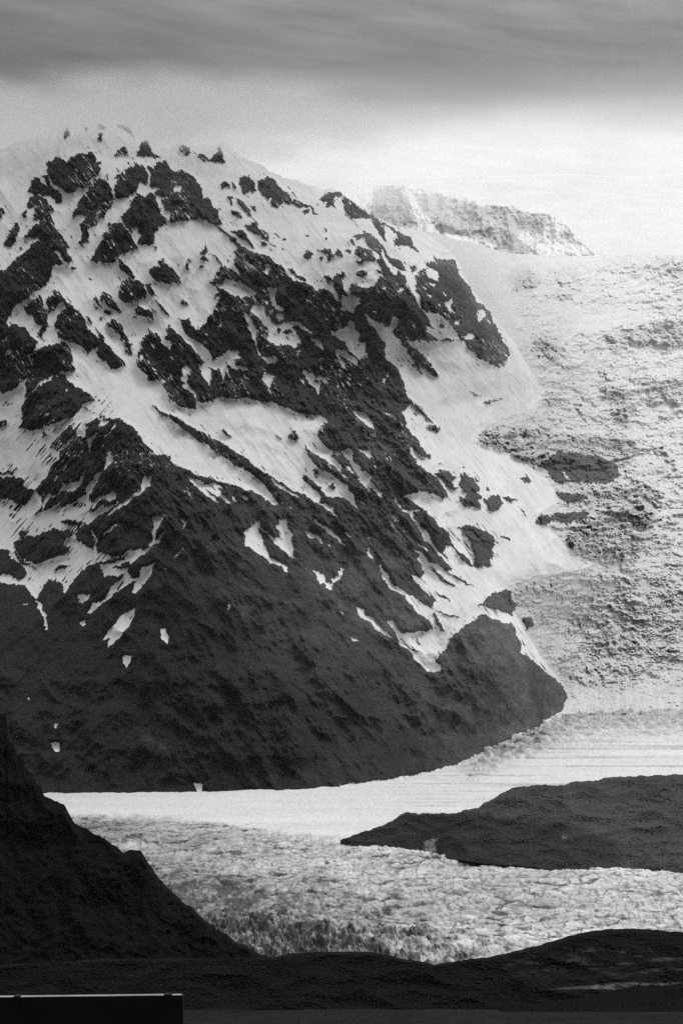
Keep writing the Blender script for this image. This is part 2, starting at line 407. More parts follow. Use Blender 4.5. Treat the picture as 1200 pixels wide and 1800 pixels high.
S 1060,110 1072,75 1070,100
S 1065,20 1095,40 1080,35
S 565,180 600,110 600,140
S 1150,820 1200,750 1170,800
S 160,1045 205,1050 190,1058
S 700,220 715,190 705,240
T 300 800 4
R 0,50 200,145 400,205 480,215 640,290 720,350 760,340 700,270 690,240 630,180 580,140 520,90 440,60 350,0 490,0 600,80 720,160 880,250 960,300 1050,350 1100,380 1170,445 1165,430 1140,390 1150,340 1200,360 1200,1200 0,1200
S 350,140 360,145 350,150
S 95,135 160,165 240,200 330,240 350,260 380,290 440,345 400,330 320,290 240,230 290,280 350,345 290,310 210,250 150,190 120,165
S 75,230 130,255 190,330 150,300
S 100,205 190,285 150,265
S 200,310 260,370 240,360
S 210,205 260,200 330,200 370,215 380,250 330,240 280,230
S 435,290 460,300 470,330 445,320
S 500,290 540,280 560,310 545,330
S 435,250 460,265 450,268
S 700,155 750,190 850,250 925,300 910,305 820,260 730,205
S 740,320 830,345 890,400 820,360
S 955,410 1050,480 1140,530 1200,600 1200,620 1120,560 1020,475
S 960,550 975,540 1040,575 1085,625 1010,590 970,580
S 1095,625 1150,635 1120,640
S 1005,820 1080,835 1100,870 1140,900 1130,870 1170,860 1200,800 1200,860 1140,910 1135,950 1100,945 1080,900 1050,905 1030,880
R 1090,870 1130,870 1135,900 1100,900
S 510,545 560,510 600,465 620,460 640,510 740,590 770,580 765,540 730,490 765,490 770,460 820,460 830,520 860,560 850,600 865,650 860,690 895,740 830,700 750,640 700,580 620,510 610,540 645,570 660,650 690,710 780,760 830,790 835,825 770,780 690,760 680,720 600,680 530,630 520,590 530,570
S 940,775 970,800 950,795
S 80,450 100,450 105,475 125,470 80,535 90,490
S 10,750 50,690 110,635 60,700
S 395,1055 415,1060 410,1095 395,1080
R 935,140 960,150 1050,220 1080,270 1130,300 1200,300 1200,360 1100,350 1050,340 1050,280 1000,230 940,180
R 990,105 1020,100 1055,150 1020,140
R 970,0 1040,0 1120,60 1200,130 1200,180 1130,130 1060,110 1020,80
R 1110,210 1150,200 1160,230 1140,250
R 1130,0 1200,0 1200,60 1170,50
R 230,155 290,180 300,195 260,180
R 280,150 330,185 320,185
R 350,200 380,200 420,230 480,230 600,280 500,270 420,280 370,240
T 600 900 4
R 0,0 300,0 340,40 345,90 400,150 450,210 500,250 545,300 530,330 570,390 590,420 560,465 500,430 520,490 600,570 650,620 640,670 560,630 450,560 350,500 290,390 275,400 300,470 350,540 450,610 510,680 570,730 620,770 640,820 600,840 560,840 500,850 460,840 420,850 370,790 350,760 320,770 380,860 420,940 480,980 520,1040 570,1090 620,1140 640,1200 0,1200
R 300,0 450,0 500,50 540,110 580,190 640,260 700,310 780,400 740,410 700,380 640,360 600,330 560,290 500,250 410,140 350,60
R 500,0 600,0 680,90 750,150 765,210 800,260 860,310 930,380 900,370 840,330 800,270 760,240 720,235 720,290 760,350 700,290 640,230 600,130 550,100 510,40
S 420,120 460,130 480,155 450,145
S 520,205 570,230 630,300 590,275
S 350,10 400,30 410,70 370,60
S 0,130 50,150 80,190 40,170
S 0,200 45,250 10,230
S 185,180 205,180 200,205
S 195,250 200,290 230,335 185,310
S 355,255 400,290 440,345 390,310
S 100,670 165,685 175,720 240,770 290,830 370,890 340,890 260,840 190,770 130,730
S 50,875 100,890 125,920 80,900
S 0,690 25,720 0,715
S 0,400 15,400 5,430
S 120,570 130,580 118,595
S 285,355 290,400 275,395
S 90,40 105,70 95,70
R 820,100 850,115 900,85 980,120 1070,170 1080,220 1060,260 1070,310 1040,350 1050,380 1000,380 970,400 930,370 930,300 900,210 860,150
R 1110,160 1160,175 1200,210 1180,210
R 640,700 700,780 730,850 700,820 660,770
R 600,370 720,470 820,540 700,480
R 700,400 850,470 940,540 870,500
R 650,560 740,600 770,630 700,600
R 955,660 1000,640 1060,580 1110,560 1200,555 1200,650 1170,680 1120,700 1060,680 1020,670
R 660,1050 740,960 760,900 800,860 870,830 960,815 990,795 930,765 990,715 1060,750 1140,785 1200,780 1200,1200 680,1200 700,1100
R 385,870 430,910 500,970 580,1000 500,960
R 520,880 570,940 540,920
R 650,690 780,730 850,745 780,745
T 0 1020 2
R 0,160 1200,160 1200,800 0,800
S 160,160 170,165 165,180
S 285,150 305,138 300,165
S 155,110 165,130 168,165 160,178
R 560,40 1200,180 1200,400 500,400
S 360,210 390,165 440,120 475,95 475,120 440,180 400,230 375,240 390,205
S 565,170 580,170 592,195 590,220 570,205
S 432,265 462,265 450,310 435,300
S 797,85 808,88 803,108
S 1050,330 1065,330 1070,350
S 1065,435 1090,455 1110,422 1100,460 1115,505 1080,480
S 285,150 305,138 300,145
L 490,545 540,540 580,580 595,615 560,610 520,570
L 640,605 700,635 700,650 640,630
S 680,715 710,715 715,740 695,742
S 1075,712 1110,708 1135,718
S 97,410 106,412 102,418
S 190,508 207,505 200,525
S 180,570 210,570 215,600 195,603
L 85,605 110,607 100,620
L 955,700 970,640 985,620 975,720
L 930,150 1010,190 1100,250 1000,210
L 770,10 810,40 880,110 830,160 780,150 830,130 800,70
T 600 900 4
T 0 500 4
T 600 1180 2
S 180,350 200,345 230,360 225,375 190,365
T 0 0 1
R 600,1180 900,1180 900,1300 890,1300 850,1322 800,1345 730,1362 650,1375 560,1382 400,1392 400,1180
T 800 1000 3
R 0,340 100,270 150,235 200,270 280,290 320,320 345,400 345,440 430,500 500,560 570,620 590,680 570,740 480,800 430,850 300,870 200,920 60,980 0,1000
R 120,200 210,130 280,130 320,190 300,240 220,215 160,190
R 350,260 400,250 415,300 380,330
G.8 430,360 500,400 620,380 700,420 720,500 650,560 640,620 600,620 550,550 470,470
G.5 260,130 470,60 800,50 1200,40 1200,400 1050,560 900,640 700,620 600,620 400,350 320,280
S 340,430 430,480 480,530 540,560 600,620 590,630 500,560 420,500
T 800 420 3
G.8 290,150 400,160 430,200 420,270 350,280 270,240
G.5 470,190 620,150 680,190 600,230
G.5 480,260 640,270 700,300 540,330
G.6 660,330 720,320 840,340 740,375
G.9 770,510 880,480 1050,440 1200,400 1200,540 1000,560 880,560 800,540
G.8 850,510 980,530 960,560 880,550
G.95 430,520 560,520 560,600 500,630 440,590
G.8 520,660 720,670 700,700 560,690
G.8 980,740 1200,760 1200,880 1050,870 960,800
G.8 750,760 900,780 960,900 880,980 800,850
G.4 840,100 1200,90 1200,200 960,180 700,120
G1 130,1080 350,1030 500,1040 700,1050 900,1040 990,1130 860,1180 500,1150 400,1190 200,1130
G.3 40,990 200,970 420,930 480,990 400,1040 100,1060
G.6 370,350 420,325 490,345 400,345
G.6 510,380 550,355 580,370
G.6 390,460 480,460 430,485
T 800 740 3
G.9 520,350 800,370 1050,330 1080,420 1040,500 960,600 980,700 700,740 600,660 620,560 900,450 700,430 600,380
R 440,230 540,160 650,170 780,190 850,240 870,290 840,325 720,330 610,320 560,335 510,310 490,270
S 560,260 600,300 610,320 570,290
R 520,375 690,390 700,410 590,440 560,410
R 420,540 450,500 530,490 640,480 710,485 680,520 580,545 530,520 470,550
R 345,305 380,290 400,315 370,325
R 260,405 320,410 325,425 280,420
R 340,455 370,480 370,505
G.5 920,130 990,170 940,180"""
PAD = 80
H_, W_ = 1480, 1200 + 2*PAD
rock = np.zeros((H_, W_), np.float32); grey = np.zeros_like(rock); lite = np.zeros_like(rock)
ox = oy = 0.; sc_ = 1.
for ln in TRACE.strip().split('\n'):
    w = ln.split()
    if w[0] == 'T': ox, oy, sc_ = float(w[1]), float(w[2]), float(w[3]); continue
    pts = [tuple(float(q)/sc_ for q in p.split(',')) for p in w[1:]]
    pts = [(x+ox+PAD if x+ox > 2 else x+ox, y+oy) for x, y in pts]        # shapes cut by the left edge run on
    pts = [(x+PAD if x > 1198+PAD else x, y) for x, y in pts]
    k = w[0]
    if k == 'R': fill(rock, pts, 1)
    elif k == 'S': fill(rock, pts, 0)
    elif k == 'L': fill(lite, pts, 1)
    elif k[0] == 'G': fill(grey, pts, float(k[1:] or .6))
rockS = rock; rock4 = blur(rock, 4); rock14 = blur(rock, 13)
grey = blur(grey, 6); lite = blur(lite, 5)

def rbf(points, nx, ny, du):
    P = np.array(points, float); xy = P[:, :2]/1000; n = len(P)
    def k(r2): return np.where(r2 > 0, .5*r2*np.log(r2+1e-12), 0)
    d2 = ((xy[:, None]-xy[None])**2).sum(-1)
    M = np.zeros((n+3, n+3)); M[:n, :n] = k(d2) + np.eye(n)*1e-4
    M[:n, n] = 1; M[:n, n+1:] = xy; M[n, :n] = 1; M[n+1:, :n] = xy.T
    c = np.linalg.solve(M, np.r_[P[:, 2], 0, 0, 0])
    gx = (np.arange(nx)*du-PAD)/1000; gy = np.arange(ny)*du/1000
    GX, GY = np.meshgrid(gx, gy)
    o = c[n] + c[n+1]*GX + c[n+2]*GY
    for i in range(n): o = o + c[i]*k((GX-xy[i, 0])**2+(GY-xy[i, 1])**2)
    return o.astype(np.float32)

def D1(v):          # distance of the glacier surface that shows at photo row v
    return np.interp(v, [1200, 1255, 1290, 1345, 1393, 1410, 1430, 1450, 1475, 1500, 1525, 1550, 1575, 1600, 1645, 1690, 1740],
                     [7600, 6300, 5500, 4950, 4430, 4150, 3830, 3528, 3207, 2940, 2714, 2520, 2352, 2205, 1982, 1800, 1633])
CTRL = [(-60,1390,4430),(80,1393,4430),(300,1390,4430),(600,1378,4600),(800,1345,4950),(980,1275,5700),(1000,1250,6150),(1200,1250,6350),(1270,1250,6350),
 (-60,1200,4750),(150,1250,4720),(300,1250,4700),(500,1250,4750),(700,1250,5000),(900,1220,5400),
 (0,1100,5000),(150,1100,5050),(400,1050,5050),(600,1100,5150),(760,1190,5200),(840,1090,5420),(900,1150,5500),(1000,1100,6700),(1200,1100,7200),
 (0,950,5500),(150,900,5450),(300,870,5380),(480,900,5500),(600,900,5600),(760,1000,5600),(760,900,5800),(950,1000,6200),(900,850,6450),(1050,900,7500),(1250,900,8400),
 (0,760,5850),(200,740,5650),(300,760,5780),(450,720,5950),(600,760,5950),(760,800,6050),(850,740,6700),(1000,760,7900),(1200,750,9300),
 (0,560,6150),(100,560,6150),(200,600,6150),(400,560,6300),(600,560,6430),(740,600,6500),(860,620,6900),(940,600,7900),(1200,600,10300),
 (0,400,6600),(150,400,6550),(300,400,6600),(450,400,6750),(600,400,6950),(700,420,7100),(800,470,7250),(900,470,8900),(1200,460,11300),(1270,460,11400),
 (-60,270,7300),(150,230,7050),(300,270,7150),(420,275,7300),(550,330,7500),(760,410,8600)]
base = rbf(CTRL, W_//10+2, H_//10+2, 10)

def world(u, v, D): return (u-CX)/F*D, D, (HR-v)/F*D
def poly(pts, u):
    P = np.array(pts, float); return np.interp(u, P[:, 0], P[:, 1])
def mesh_obj(name, co, quads, mat, attrs=None):
    me = bpy.data.meshes.new(name)
    me.vertices.add(len(co)); me.vertices.foreach_set('co', co.astype(np.float32).ravel())
    nq = len(quads); me.loops.add(nq*4); me.loops.foreach_set('vertex_index', quads.astype(np.int32).ravel())
    me.polygons.add(nq); me.polygons.foreach_set('loop_start', np.arange(nq, dtype=np.int32)*4)
    me.polygons.foreach_set('use_smooth', np.ones(nq, bool))
    me.update(calc_edges=True)
    for k, a in (attrs or {}).items():
        at = me.attributes.new(k, 'FLOAT', 'POINT'); at.data.foreach_set('value', a.astype(np.float32).ravel())
    o = bpy.data.objects.new(name, me); scn.collection.objects.link(o); me.materials.append(mat)
    return o
def quads_of(nr, nc, keep=None):
    i = np.arange(nr*nc).reshape(nr, nc)
    q = np.stack([i[1:, :-1], i[1:, 1:], i[:-1, 1:], i[:-1, :-1]], -1)
    return q.reshape(-1, 4) if keep is None else q[keep]
def ucols(u0, u1, n, ext_l=900, ext_r=900):          # fine columns where the photo looks, coarser ones beyond its edges
    a = np.linspace(u0, u1, n); k = np.arange(1, 41)/40
    return np.concatenate([(u0-ext_l*k**1.4)[::-1] if ext_l else [], a, u1+ext_r*k**1.4 if ext_r else []])
def compact(co, q, attrs):
    used = np.unique(q); m = np.full(len(co), -1, np.int64); m[used] = np.arange(len(used))
    return co[used], m[q], {k: a.ravel()[used] for k, a in attrs.items()}
def structure(o, label=None, cat=None, kind='structure'):
    o['kind'] = kind
    if label: o['label'] = label
    if cat: o['category'] = cat
    return o

# ------------------------------------------------------------------ materials
def material(name, build, rough=.9, spec=.2):
    m = bpy.data.materials.new(name); m.use_nodes = True
    t = m.node_tree; b = t.nodes['Principled BSDF']; b.inputs['Roughness'].default_value = rough
    b.inputs['Specular IOR Level'].default_value = spec
    class K: pass
    k = K()
    def node(ty, **kw):
        n = t.nodes.new(ty)
        for a, c in kw.items(): setattr(n, a, c)
        return n
    def math_(op, a, b_=None, c=None, clamp=False):
        n = node('ShaderNodeMath', operation=op, use_clamp=clamp)
        for i, s in enumerate((a, b_, c)):
            if s is None: continue
            if isinstance(s, (int, float)): n.inputs[i].default_value = s
            else: t.links.new(s, n.inputs[i])
        return n.outputs[0]
    def noise(scale, detail=5, rough=.55, stretch=(1, 1, 1), rot=(0, 0, 0), dist=0):
        c = node('ShaderNodeTexCoord'); mp = node('ShaderNodeMapping')
        t.links.new(c.outputs['Object'], mp.inputs[0]); mp.inputs['Scale'].default_value = stretch; mp.inputs['Rotation'].default_value = rot
        n = node('ShaderNodeTexNoise'); n.inputs['Scale'].default_value = scale; n.inputs['Detail'].default_value = detail
        n.inputs['Roughness'].default_value = rough; n.inputs['Distortion'].default_value = dist
        t.links.new(mp.outputs[0], n.inputs['Vector']); return n.outputs[0]
    def attr(nm):
        a = node('ShaderNodeAttribute'); a.attribute_name = nm; return a.outputs['Fac']
    def rng(x, a, b_, c=0., d=1., smooth=False):
        n = node('ShaderNodeMapRange'); t.links.new(x, n.inputs[0]) 
        if smooth: n.interpolation_type = 'SMOOTHSTEP'
        for i, q in enumerate((a, b_, c, d)): n.inputs[i+1].default_value = q
        return n.outputs[0]
    def mix(f, a, b_):      # scalar mix
        return math_('ADD', math_('MULTIPLY', a, math_('SUBTRACT', 1.0, f)), math_('MULTIPLY', b_, f))
    def bump(h, dist, strength=1.0):
        n = node('ShaderNodeBump'); n.inputs['Distance'].default_value = dist; n.inputs['Strength'].default_value = strength
        t.links.new(h, n.inputs['Height']); t.links.new(n.outputs[0], b.inputs['Normal'])
    k.node, k.math, k.noise, k.attr, k.rng, k.mix, k.bump, k.tree, k.bsdf = node, math_, noise, attr, rng, mix, bump, t, b
    col = build(k)
    if isinstance(col, (int, float)): b.inputs['Base Color'].default_value = (col,)*3+(1,)
    else: t.links.new(col, b.inputs['Base Color'])
    return m
def mt_build(k):
    r = k.attr('rock')
    ed = k.noise(.05, 6, .7)
    rm = k.rng(k.math('ADD', r, k.math('MULTIPLY', k.math('SUBTRACT', ed, .5), .8)), .38, .62)
    st = k.noise(.012, 7, .68, (1, .6, 2.6), (0, .35, 0), .6)
    fine = k.noise(.09, 5, .75)
    rc = k.math('MULTIPLY', k.rng(st, .3, .72, .55, 1.5), k.rng(fine, .25, .75, .6, 1.4))
    big = k.noise(.0012, 2, .5)
    rc = k.math('MULTIPLY', rc, k.rng(big, .35, .65, .65, 1.5))
    rc = k.math('MULTIPLY', rc, k.rng(k.noise(.004, 6, .65, (1, .6, 1.6), (0, .5, 0), .8), .35, .65, .7, 1.5))
    rc = k.math('MULTIPLY', rc, k.rng(k.attr('haze_tone'), 0., 1., .7, 4.6))
    rib = k.rng(k.attr('rib'), -1., 1., .55, 1.5)
    rc = k.math('MULTIPLY', k.math('MULTIPLY', rc, rib), .028)
    lt = k.math('MULTIPLY', k.attr('lite'), k.rng(k.noise(.03, 6, .7), .4, .62))
    rc = k.math('ADD', rc, k.math('MULTIPLY', lt, .075))
    sn = k.noise(.006, 5, .6, (1, 1, .35)); sf = k.noise(.05, 4, .6)
    sc = k.math('MULTIPLY', k.rng(sn, .3, .7, .72, .9), k.rng(sf, .2, .8, .93, 1.05))
    sc = k.math('MULTIPLY', sc, k.rng(k.attr('streak'), 0., 1., 1., .55))
    k.bump(k.math('ADD', k.math('MULTIPLY', k.noise(.035, 8, .75, (1, 1, 1.6)), rm), k.math('MULTIPLY', sf, .05)), 20, 1.)
    return k.mix(rm, sc, rc)
M_MTN = material('rock_and_snow', mt_build)
def cracks(k, scale, w, stretch=(1, 1, 1), rot=(0, 0, 0), warp=6.):
    c = k.node('ShaderNodeTexCoord'); mp = k.node('ShaderNodeMapping'); k.tree.links.new(c.outputs['Object'], mp.inputs[0])
    mp.inputs['Scale'].default_value = stretch; mp.inputs['Rotation'].default_value = rot
    nz = k.node('ShaderNodeTexNoise'); nz.inputs['Scale'].default_value = scale*1.3; nz.inputs['Detail'].default_value = 5; nz.inputs['Roughness'].default_value = .7
    k.tree.links.new(mp.outputs[0], nz.inputs['Vector'])
    va = k.node('ShaderNodeVectorMath', operation='SCALE'); va.inputs['Scale'].default_value = warp; k.tree.links.new(nz.outputs['Color'], va.inputs[0])
    vb = k.node('ShaderNodeVectorMath', operation='ADD'); k.tree.links.new(mp.outputs[0], vb.inputs[0]); k.tree.links.new(va.outputs[0], vb.inputs[1])
    vo = k.node('ShaderNodeTexVoronoi', feature='DISTANCE_TO_EDGE'); vo.inputs['Scale'].default_value = scale; k.tree.links.new(vb.outputs[0], vo.inputs['Vector'])
    return k.rng(vo.outputs['Distance'], 0., w, 1., 0.)
def ice_build(k):
    g = k.attr('grey')
    n = k.noise(.016, 9, .78, (1, .7, 1.7), (0, 0, 0), .8); f = k.noise(.07, 7, .8, (1.2, 1, 1)); p = k.noise(.045, 8, .8, (1.6, 1, .8))
    gm = k.math('MULTIPLY', g, k.rng(k.math('ADD', k.math('MULTIPLY', n, .55), k.math('MULTIPLY', p, .45)), .42, .56, .15, 1.45), None, True)
    cr = k.math('MULTIPLY', cracks(k, .035, .10, (1, .5, 1.9), (0, .15, 0), 16.), k.math('MULTIPLY', k.attr('rough'), k.rng(n, .46, .60)))
    spk = k.math('MULTIPLY', k.rng(p, .56, .64), k.math('MULTIPLY', k.attr('rough'), k.rng(n, .42, .62)))
    clean = k.math('MULTIPLY', k.rng(k.noise(.004, 5, .6), .3, .7, .86, .95), k.rng(f, .25, .75, .92, 1.04))
    clean = k.math('MULTIPLY', clean, k.math('SUBTRACT', 1.0, k.math('MAXIMUM', k.math('MULTIPLY', cr, .5), k.math('MULTIPLY', spk, .55))))
    dirty = k.math('MULTIPLY', k.rng(f, .38, .62, .36, .80), k.rng(n, .3, .7, .8, 1.15))
    rm = k.rng(k.math('ADD', k.attr('rock'), k.math('MULTIPLY', k.math('SUBTRACT', k.noise(.05, 6, .7), .5), .7)), .45, .55)
    rc = k.math('MULTIPLY', k.rng(f, .3, .7, .03, .09), k.rng(n, .3, .7, .7, 1.3))
    k.bump(k.math('ADD', k.math('MULTIPLY', p, .7), k.math('MULTIPLY', f, .5)), 12, 1.)
    return k.mix(rm, k.mix(gm, clean, dirty), rc)
M_ICE = material('glacier_ice', ice_build, .7, .3)
def tongue_build(k):
    g = k.attr('dirt_shade')
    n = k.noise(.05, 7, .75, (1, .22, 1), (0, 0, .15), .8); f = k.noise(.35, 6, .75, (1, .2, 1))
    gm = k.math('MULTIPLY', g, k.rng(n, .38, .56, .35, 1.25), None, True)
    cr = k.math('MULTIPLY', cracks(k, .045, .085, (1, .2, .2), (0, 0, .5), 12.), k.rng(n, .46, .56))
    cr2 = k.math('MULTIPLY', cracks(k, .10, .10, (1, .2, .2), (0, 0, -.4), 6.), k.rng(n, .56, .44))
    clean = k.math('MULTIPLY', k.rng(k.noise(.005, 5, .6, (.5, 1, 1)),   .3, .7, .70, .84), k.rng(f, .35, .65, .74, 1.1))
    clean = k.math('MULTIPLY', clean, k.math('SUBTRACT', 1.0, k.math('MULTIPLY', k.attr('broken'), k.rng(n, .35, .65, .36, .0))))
    cc = k.math('MULTIPLY', k.math('MAXIMUM', cr, k.math('MULTIPLY', cr2, .7)), k.attr('broken'))  # darkness inside the crevasses, painted into the ice colour
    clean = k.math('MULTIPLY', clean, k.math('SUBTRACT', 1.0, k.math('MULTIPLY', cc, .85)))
    return k.mix(gm, clean, k.rng(f, .3, .7, .01, .085))
M_TONGUE = material('crevassed_ice', tongue_build, .75, .25)
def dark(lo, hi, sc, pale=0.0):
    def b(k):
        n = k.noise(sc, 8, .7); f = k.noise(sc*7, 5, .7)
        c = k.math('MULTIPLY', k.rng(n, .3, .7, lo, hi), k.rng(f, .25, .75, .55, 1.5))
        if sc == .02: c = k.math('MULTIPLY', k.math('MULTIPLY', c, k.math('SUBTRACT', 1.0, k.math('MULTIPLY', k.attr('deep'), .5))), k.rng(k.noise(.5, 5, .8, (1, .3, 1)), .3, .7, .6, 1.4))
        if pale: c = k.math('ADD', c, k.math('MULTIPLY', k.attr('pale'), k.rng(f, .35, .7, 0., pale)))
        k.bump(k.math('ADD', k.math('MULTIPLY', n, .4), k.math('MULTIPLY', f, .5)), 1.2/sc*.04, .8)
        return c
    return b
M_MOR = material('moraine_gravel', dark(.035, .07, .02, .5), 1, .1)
M_HILL = material('shade_dark_slope', dark(.001, .004, .03), 1, .05)  # near-black base colour stands in for cloud shadow on the hillside
M_FORE = material('foreground_moraine', dark(.001, .005, .03, .16), 1, .05)  # cloud shadow darkens this base colour as well
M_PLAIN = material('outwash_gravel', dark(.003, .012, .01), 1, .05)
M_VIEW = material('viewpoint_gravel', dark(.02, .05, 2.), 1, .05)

# ------------------------------------------------------------------ main mountain and icefall: one terrain sheet, split where ice begins
SKY = [(-80, 285), (0, 263), (30, 250), (60, 244), (100, 237), (112, 228), (122, 218), (135, 222), (150, 220), (175, 214), (195, 217), (215, 218), (230, 226), (236, 240), (250, 244), (258, 247), (266, 262), (280, 264), (300, 258), (320, 252), (345, 256), (375, 252), (385, 252), (400, 252), (425, 274), (470, 298), (500, 311), (545, 325), (570, 331), (590, 334), (601, 338), (612, 350), (640, 366), (670, 386), (700, 398), (720, 402), (745, 406), (775, 413), (800, 421), (830, 426), (860, 436), (900, 445), (940, 448), (1000, 450), (1060, 450), (1120, 449), (1280, 446)]
BOT = [(-80, 1392), (80, 1393), (300, 1390), (400, 1389), (560, 1381), (650, 1374), (730, 1362), (800, 1344), (850, 1322), (890, 1302), (940, 1285), (985, 1262), (1020, 1256), (1100, 1254), (1280, 1250)]
NC, NR = 1200, 1050
uu = ucols(-78, 1278, NC); NC = len(uu); tt = np.linspace(0, 1, NR)
botS = np.convolve(np.pad(poly(BOT, uu), 30, mode='edge'), np.ones(61)/61, 'valid')
skyv = poly(SKY, uu) - 7*np.abs(fbm(uu/11, uu*0+.2, 4, 4))*ss(95, 115, uu)*ss(275, 250, uu) + 3.0*fbm(uu/14, uu*0+.5, 4, 3)*ss(700, 560, uu) + 1.0*fbm(uu/12, uu*0+.5, 3, 5)
botv = poly(BOT, uu) + 1.5*fbm(uu/20, uu*0+.3, 3, 8)*ss(600, 800, uu)
U = np.broadcast_to(uu, (NR, NC)).astype(np.float32); V = (skyv[None]+(botv+7-skyv)[None]*tt[:, None]).astype(np.float32)
def lookup(img, u, v): return samp(img, u+PAD, v)
m4 = lookup(rock4, U, V); m14 = lookup(rock14, U, V)
# fall-line direction: left flank drains down-left, the rest down-right
lf = ss(260, 180, U - (V-740)*.12) * ss(620, 760, V)
def streaks(w, l, seed, o=4, f=fbm):
    a1, a2 = math.radians(52), math.radians(-50)
    r = f((U*math.sin(a1)-V*math.cos(a1))/w, (U*math.cos(a1)+V*math.sin(a1))/l, o, seed)
    l_ = f((U*math.sin(a2)-V*math.cos(a2))/w, (U*math.cos(a2)+V*math.sin(a2))/l, o, seed+50)
    return r*(1-lf)+l_*lf
wu = 2.6*fbm(U/17, V/17, 3, 11, .6); wv = 2.6*fbm(U/17, V/17, 3, 12, .6)
tooth = streaks(3.0, 15, 19, 3)*3.2*ss(1200, 1000, V) + 1.5*fbm(U/4, V/4, 2, 18)
dirx = .62-1.22*lf; m_r = lookup(rockS, U+wu+tooth*dirx, V+wv+tooth*.78)
s1 = streaks(3.2, 22, 21, 3); s2 = fbm(U/5, V/5, 4, 31); s3 = streaks(9, 60, 25, 3)
upper = ss(1150, 900, V)
edge = 1-np.abs(2*np.clip(m4, 0, 1)-1)
ICE_P = [(735, 402), (770, 425), (800, 450), (830, 510), (870, 560), (905, 605), (930, 650), (960, 690), (930, 720), (850, 750), (835, 775), (900, 800), (960, 840), (985, 880), (940, 905), (985, 950), (1010, 975), (1050, 992), (1000, 1005), (940, 1012), (880, 1035), (900, 1070), (920, 1105), (950, 1155), (985, 1198), (992, 1225), (975, 1258), (945, 1282), (890, 1296), (860, 1330), (1290, 1300), (1290, 380), (735, 380)]
icem = np.zeros((H_, W_), np.float32); fill(icem, [(x+PAD, y) for x, y in ICE_P], 1); iceb = blur(icem, 6)
ice = lookup(iceb, U, V)
rk = m_r
# small outcrops in snow and small snow flecks in rock
sky_near = ss(2, 30, V-skyv[None])
thr = streaks(5, 44, 23, 2, ridged)                              # thin snow-filled clefts in the rock
fleck = ss(1.10, 1.24, thr+.10*s2)*ss(.0, .45, fbm(U/70, V/70, 3, 77)+.05+.5*(1-m14))*(1-ice)*ss(960, 780, V)*.9
spot = ss(.62, .8, s1*1.0+.25*s2)*ss(.55, .3, m14)*ss(.05, .2, m14)*(1-ice)*upper
ribs = ss(.25, .5, streaks(3.2, 70, 29, 2)+.35*fbm(U/30, V/30, 2, 30))*ss(.95, .5, m14)*lf*ss(.0, .25, fbm(U/55, V/40, 3, 32)+.05)
ribs2 = ss(.42, .62, streaks(2.4, 40, 28, 3))*ss(.8, .5, m14)*ss(.12, .3, m14)*ss(560, 640, U)*(1-ice)*ss(880, 940, V)
rk = np.clip(rk*(1-fleck)+spot*.9+ribs*.9+ribs2*.9, 0, 1)
g_at = np.clip(lookup(grey, U+2*wu, V+2*wv)+.30*ss(.1, .6, fbm(U/60, V/16, 4, 86))*ss(860, 960, U), 0, 1)
l_at = lookup(lite, U+wu, V+wv)
B = samp(base, (U+PAD)/10, V/10)
# carved relief
rv = ridged(U/150+.3*fbm(U/90, V/90, 2, 5), V/150, 2, 41)*30
mid = streaks(38, 120, 43, 4, ridged)*26 + fbm(U/45, V/45, 4, 44)*20
finr = (ridged(U/16, V/16, 4, 51)*6.5 + fbm(U/5, V/5, 3, 52)*3.0 + streaks(6, 18, 54, 3, ridged)*5)
fins = fbm(U/30, V/30, 3, 53)*4 + streaks(7, 60, 55, 3)*1.2
mount = -rv*ss(0, 60, V-skyv[None]) - mid*(.25+.75*m4)*.9*(1-.55*ss(900, 1080, V)) - m4*9 - m14*9 - m_r*3 - (finr*m_r*(1-.78*ss(820, 1000, V)) + fins*(1-m_r))
low = ss(1050, 1200, V)
mount = mount - low*(streaks(95, 300, 61, 3, ridged)*16 + fbm(U/60, V/40, 4, 66)*14)
# icefall: cliff bands and treads at three sizes, split by crevasses
rough = ss(.05, .5, lookup(blur(grey, 14), U, V))*.55 + .45
calm = np.zeros((H_, W_), np.float32)
for p_ in ([(700, 395), (900, 440), (900, 520), (930, 640), (950, 690), (960, 720), (830, 760), (700, 600)], [(900, 440), (1300, 430), (1300, 450), (1000, 462), (900, 470)], [(1000, 540), (1180, 530), (1100, 565), (1000, 590), (960, 600)]):
    fill(calm, [(a_+PAD, b_) for a_, b_ in p_], 1)
rough = rough*(1-.85*lookup(blur(calm, 12), U, V))
def stair(p, sharp=.28):
    f_ = p-np.floor(p); return np.clip((f_-(1-sharp))/sharp, 0, 1)-f_   # slow rise, sudden fall
w1 = 1.5*fbm(U/150, V/90, 4, 71)+.45*fbm(U/16, V/12, 3, 81); w2 = 1.2*fbm(U/40, V/26, 4, 72)+.7*fbm(U/7, V/6, 2, 82); w3 = 1.6*fbm(U/10, V/7, 3, 76)
st = stair(V/88+.7*w1+.4)*95*ss(1010, 940, V) + stair(V/46+w1)*60*ss(-.5, .4, fbm(U/40, V/30, 3, 83)) + stair(V/15+w2)*30*ss(-.4, .3, fbm(U/22, V/16, 3, 84)) + stair(V/6+w3, .4)*9
ser = (np.abs(vnoise(U/9+w2, V/11, 73))+.5*np.abs(vnoise(U/4+w3, V/6, 74)))*-17 + fbm(U/3.5, V/3, 3, 75)*3
vst = fbm(U/2.6, V/14, 3, 79)*6*ss(-.3, .4, fbm(U/40, V/30, 2, 85))
icef = (st*1.45 + ser*.75 + vst)*(1-.4*ss(985, 1040, V))*rough + fbm(U/60, V/30, 4, 80)*18 - m4*35 - finr*m_r
D = B + mount*(1-ice) + icef*ice
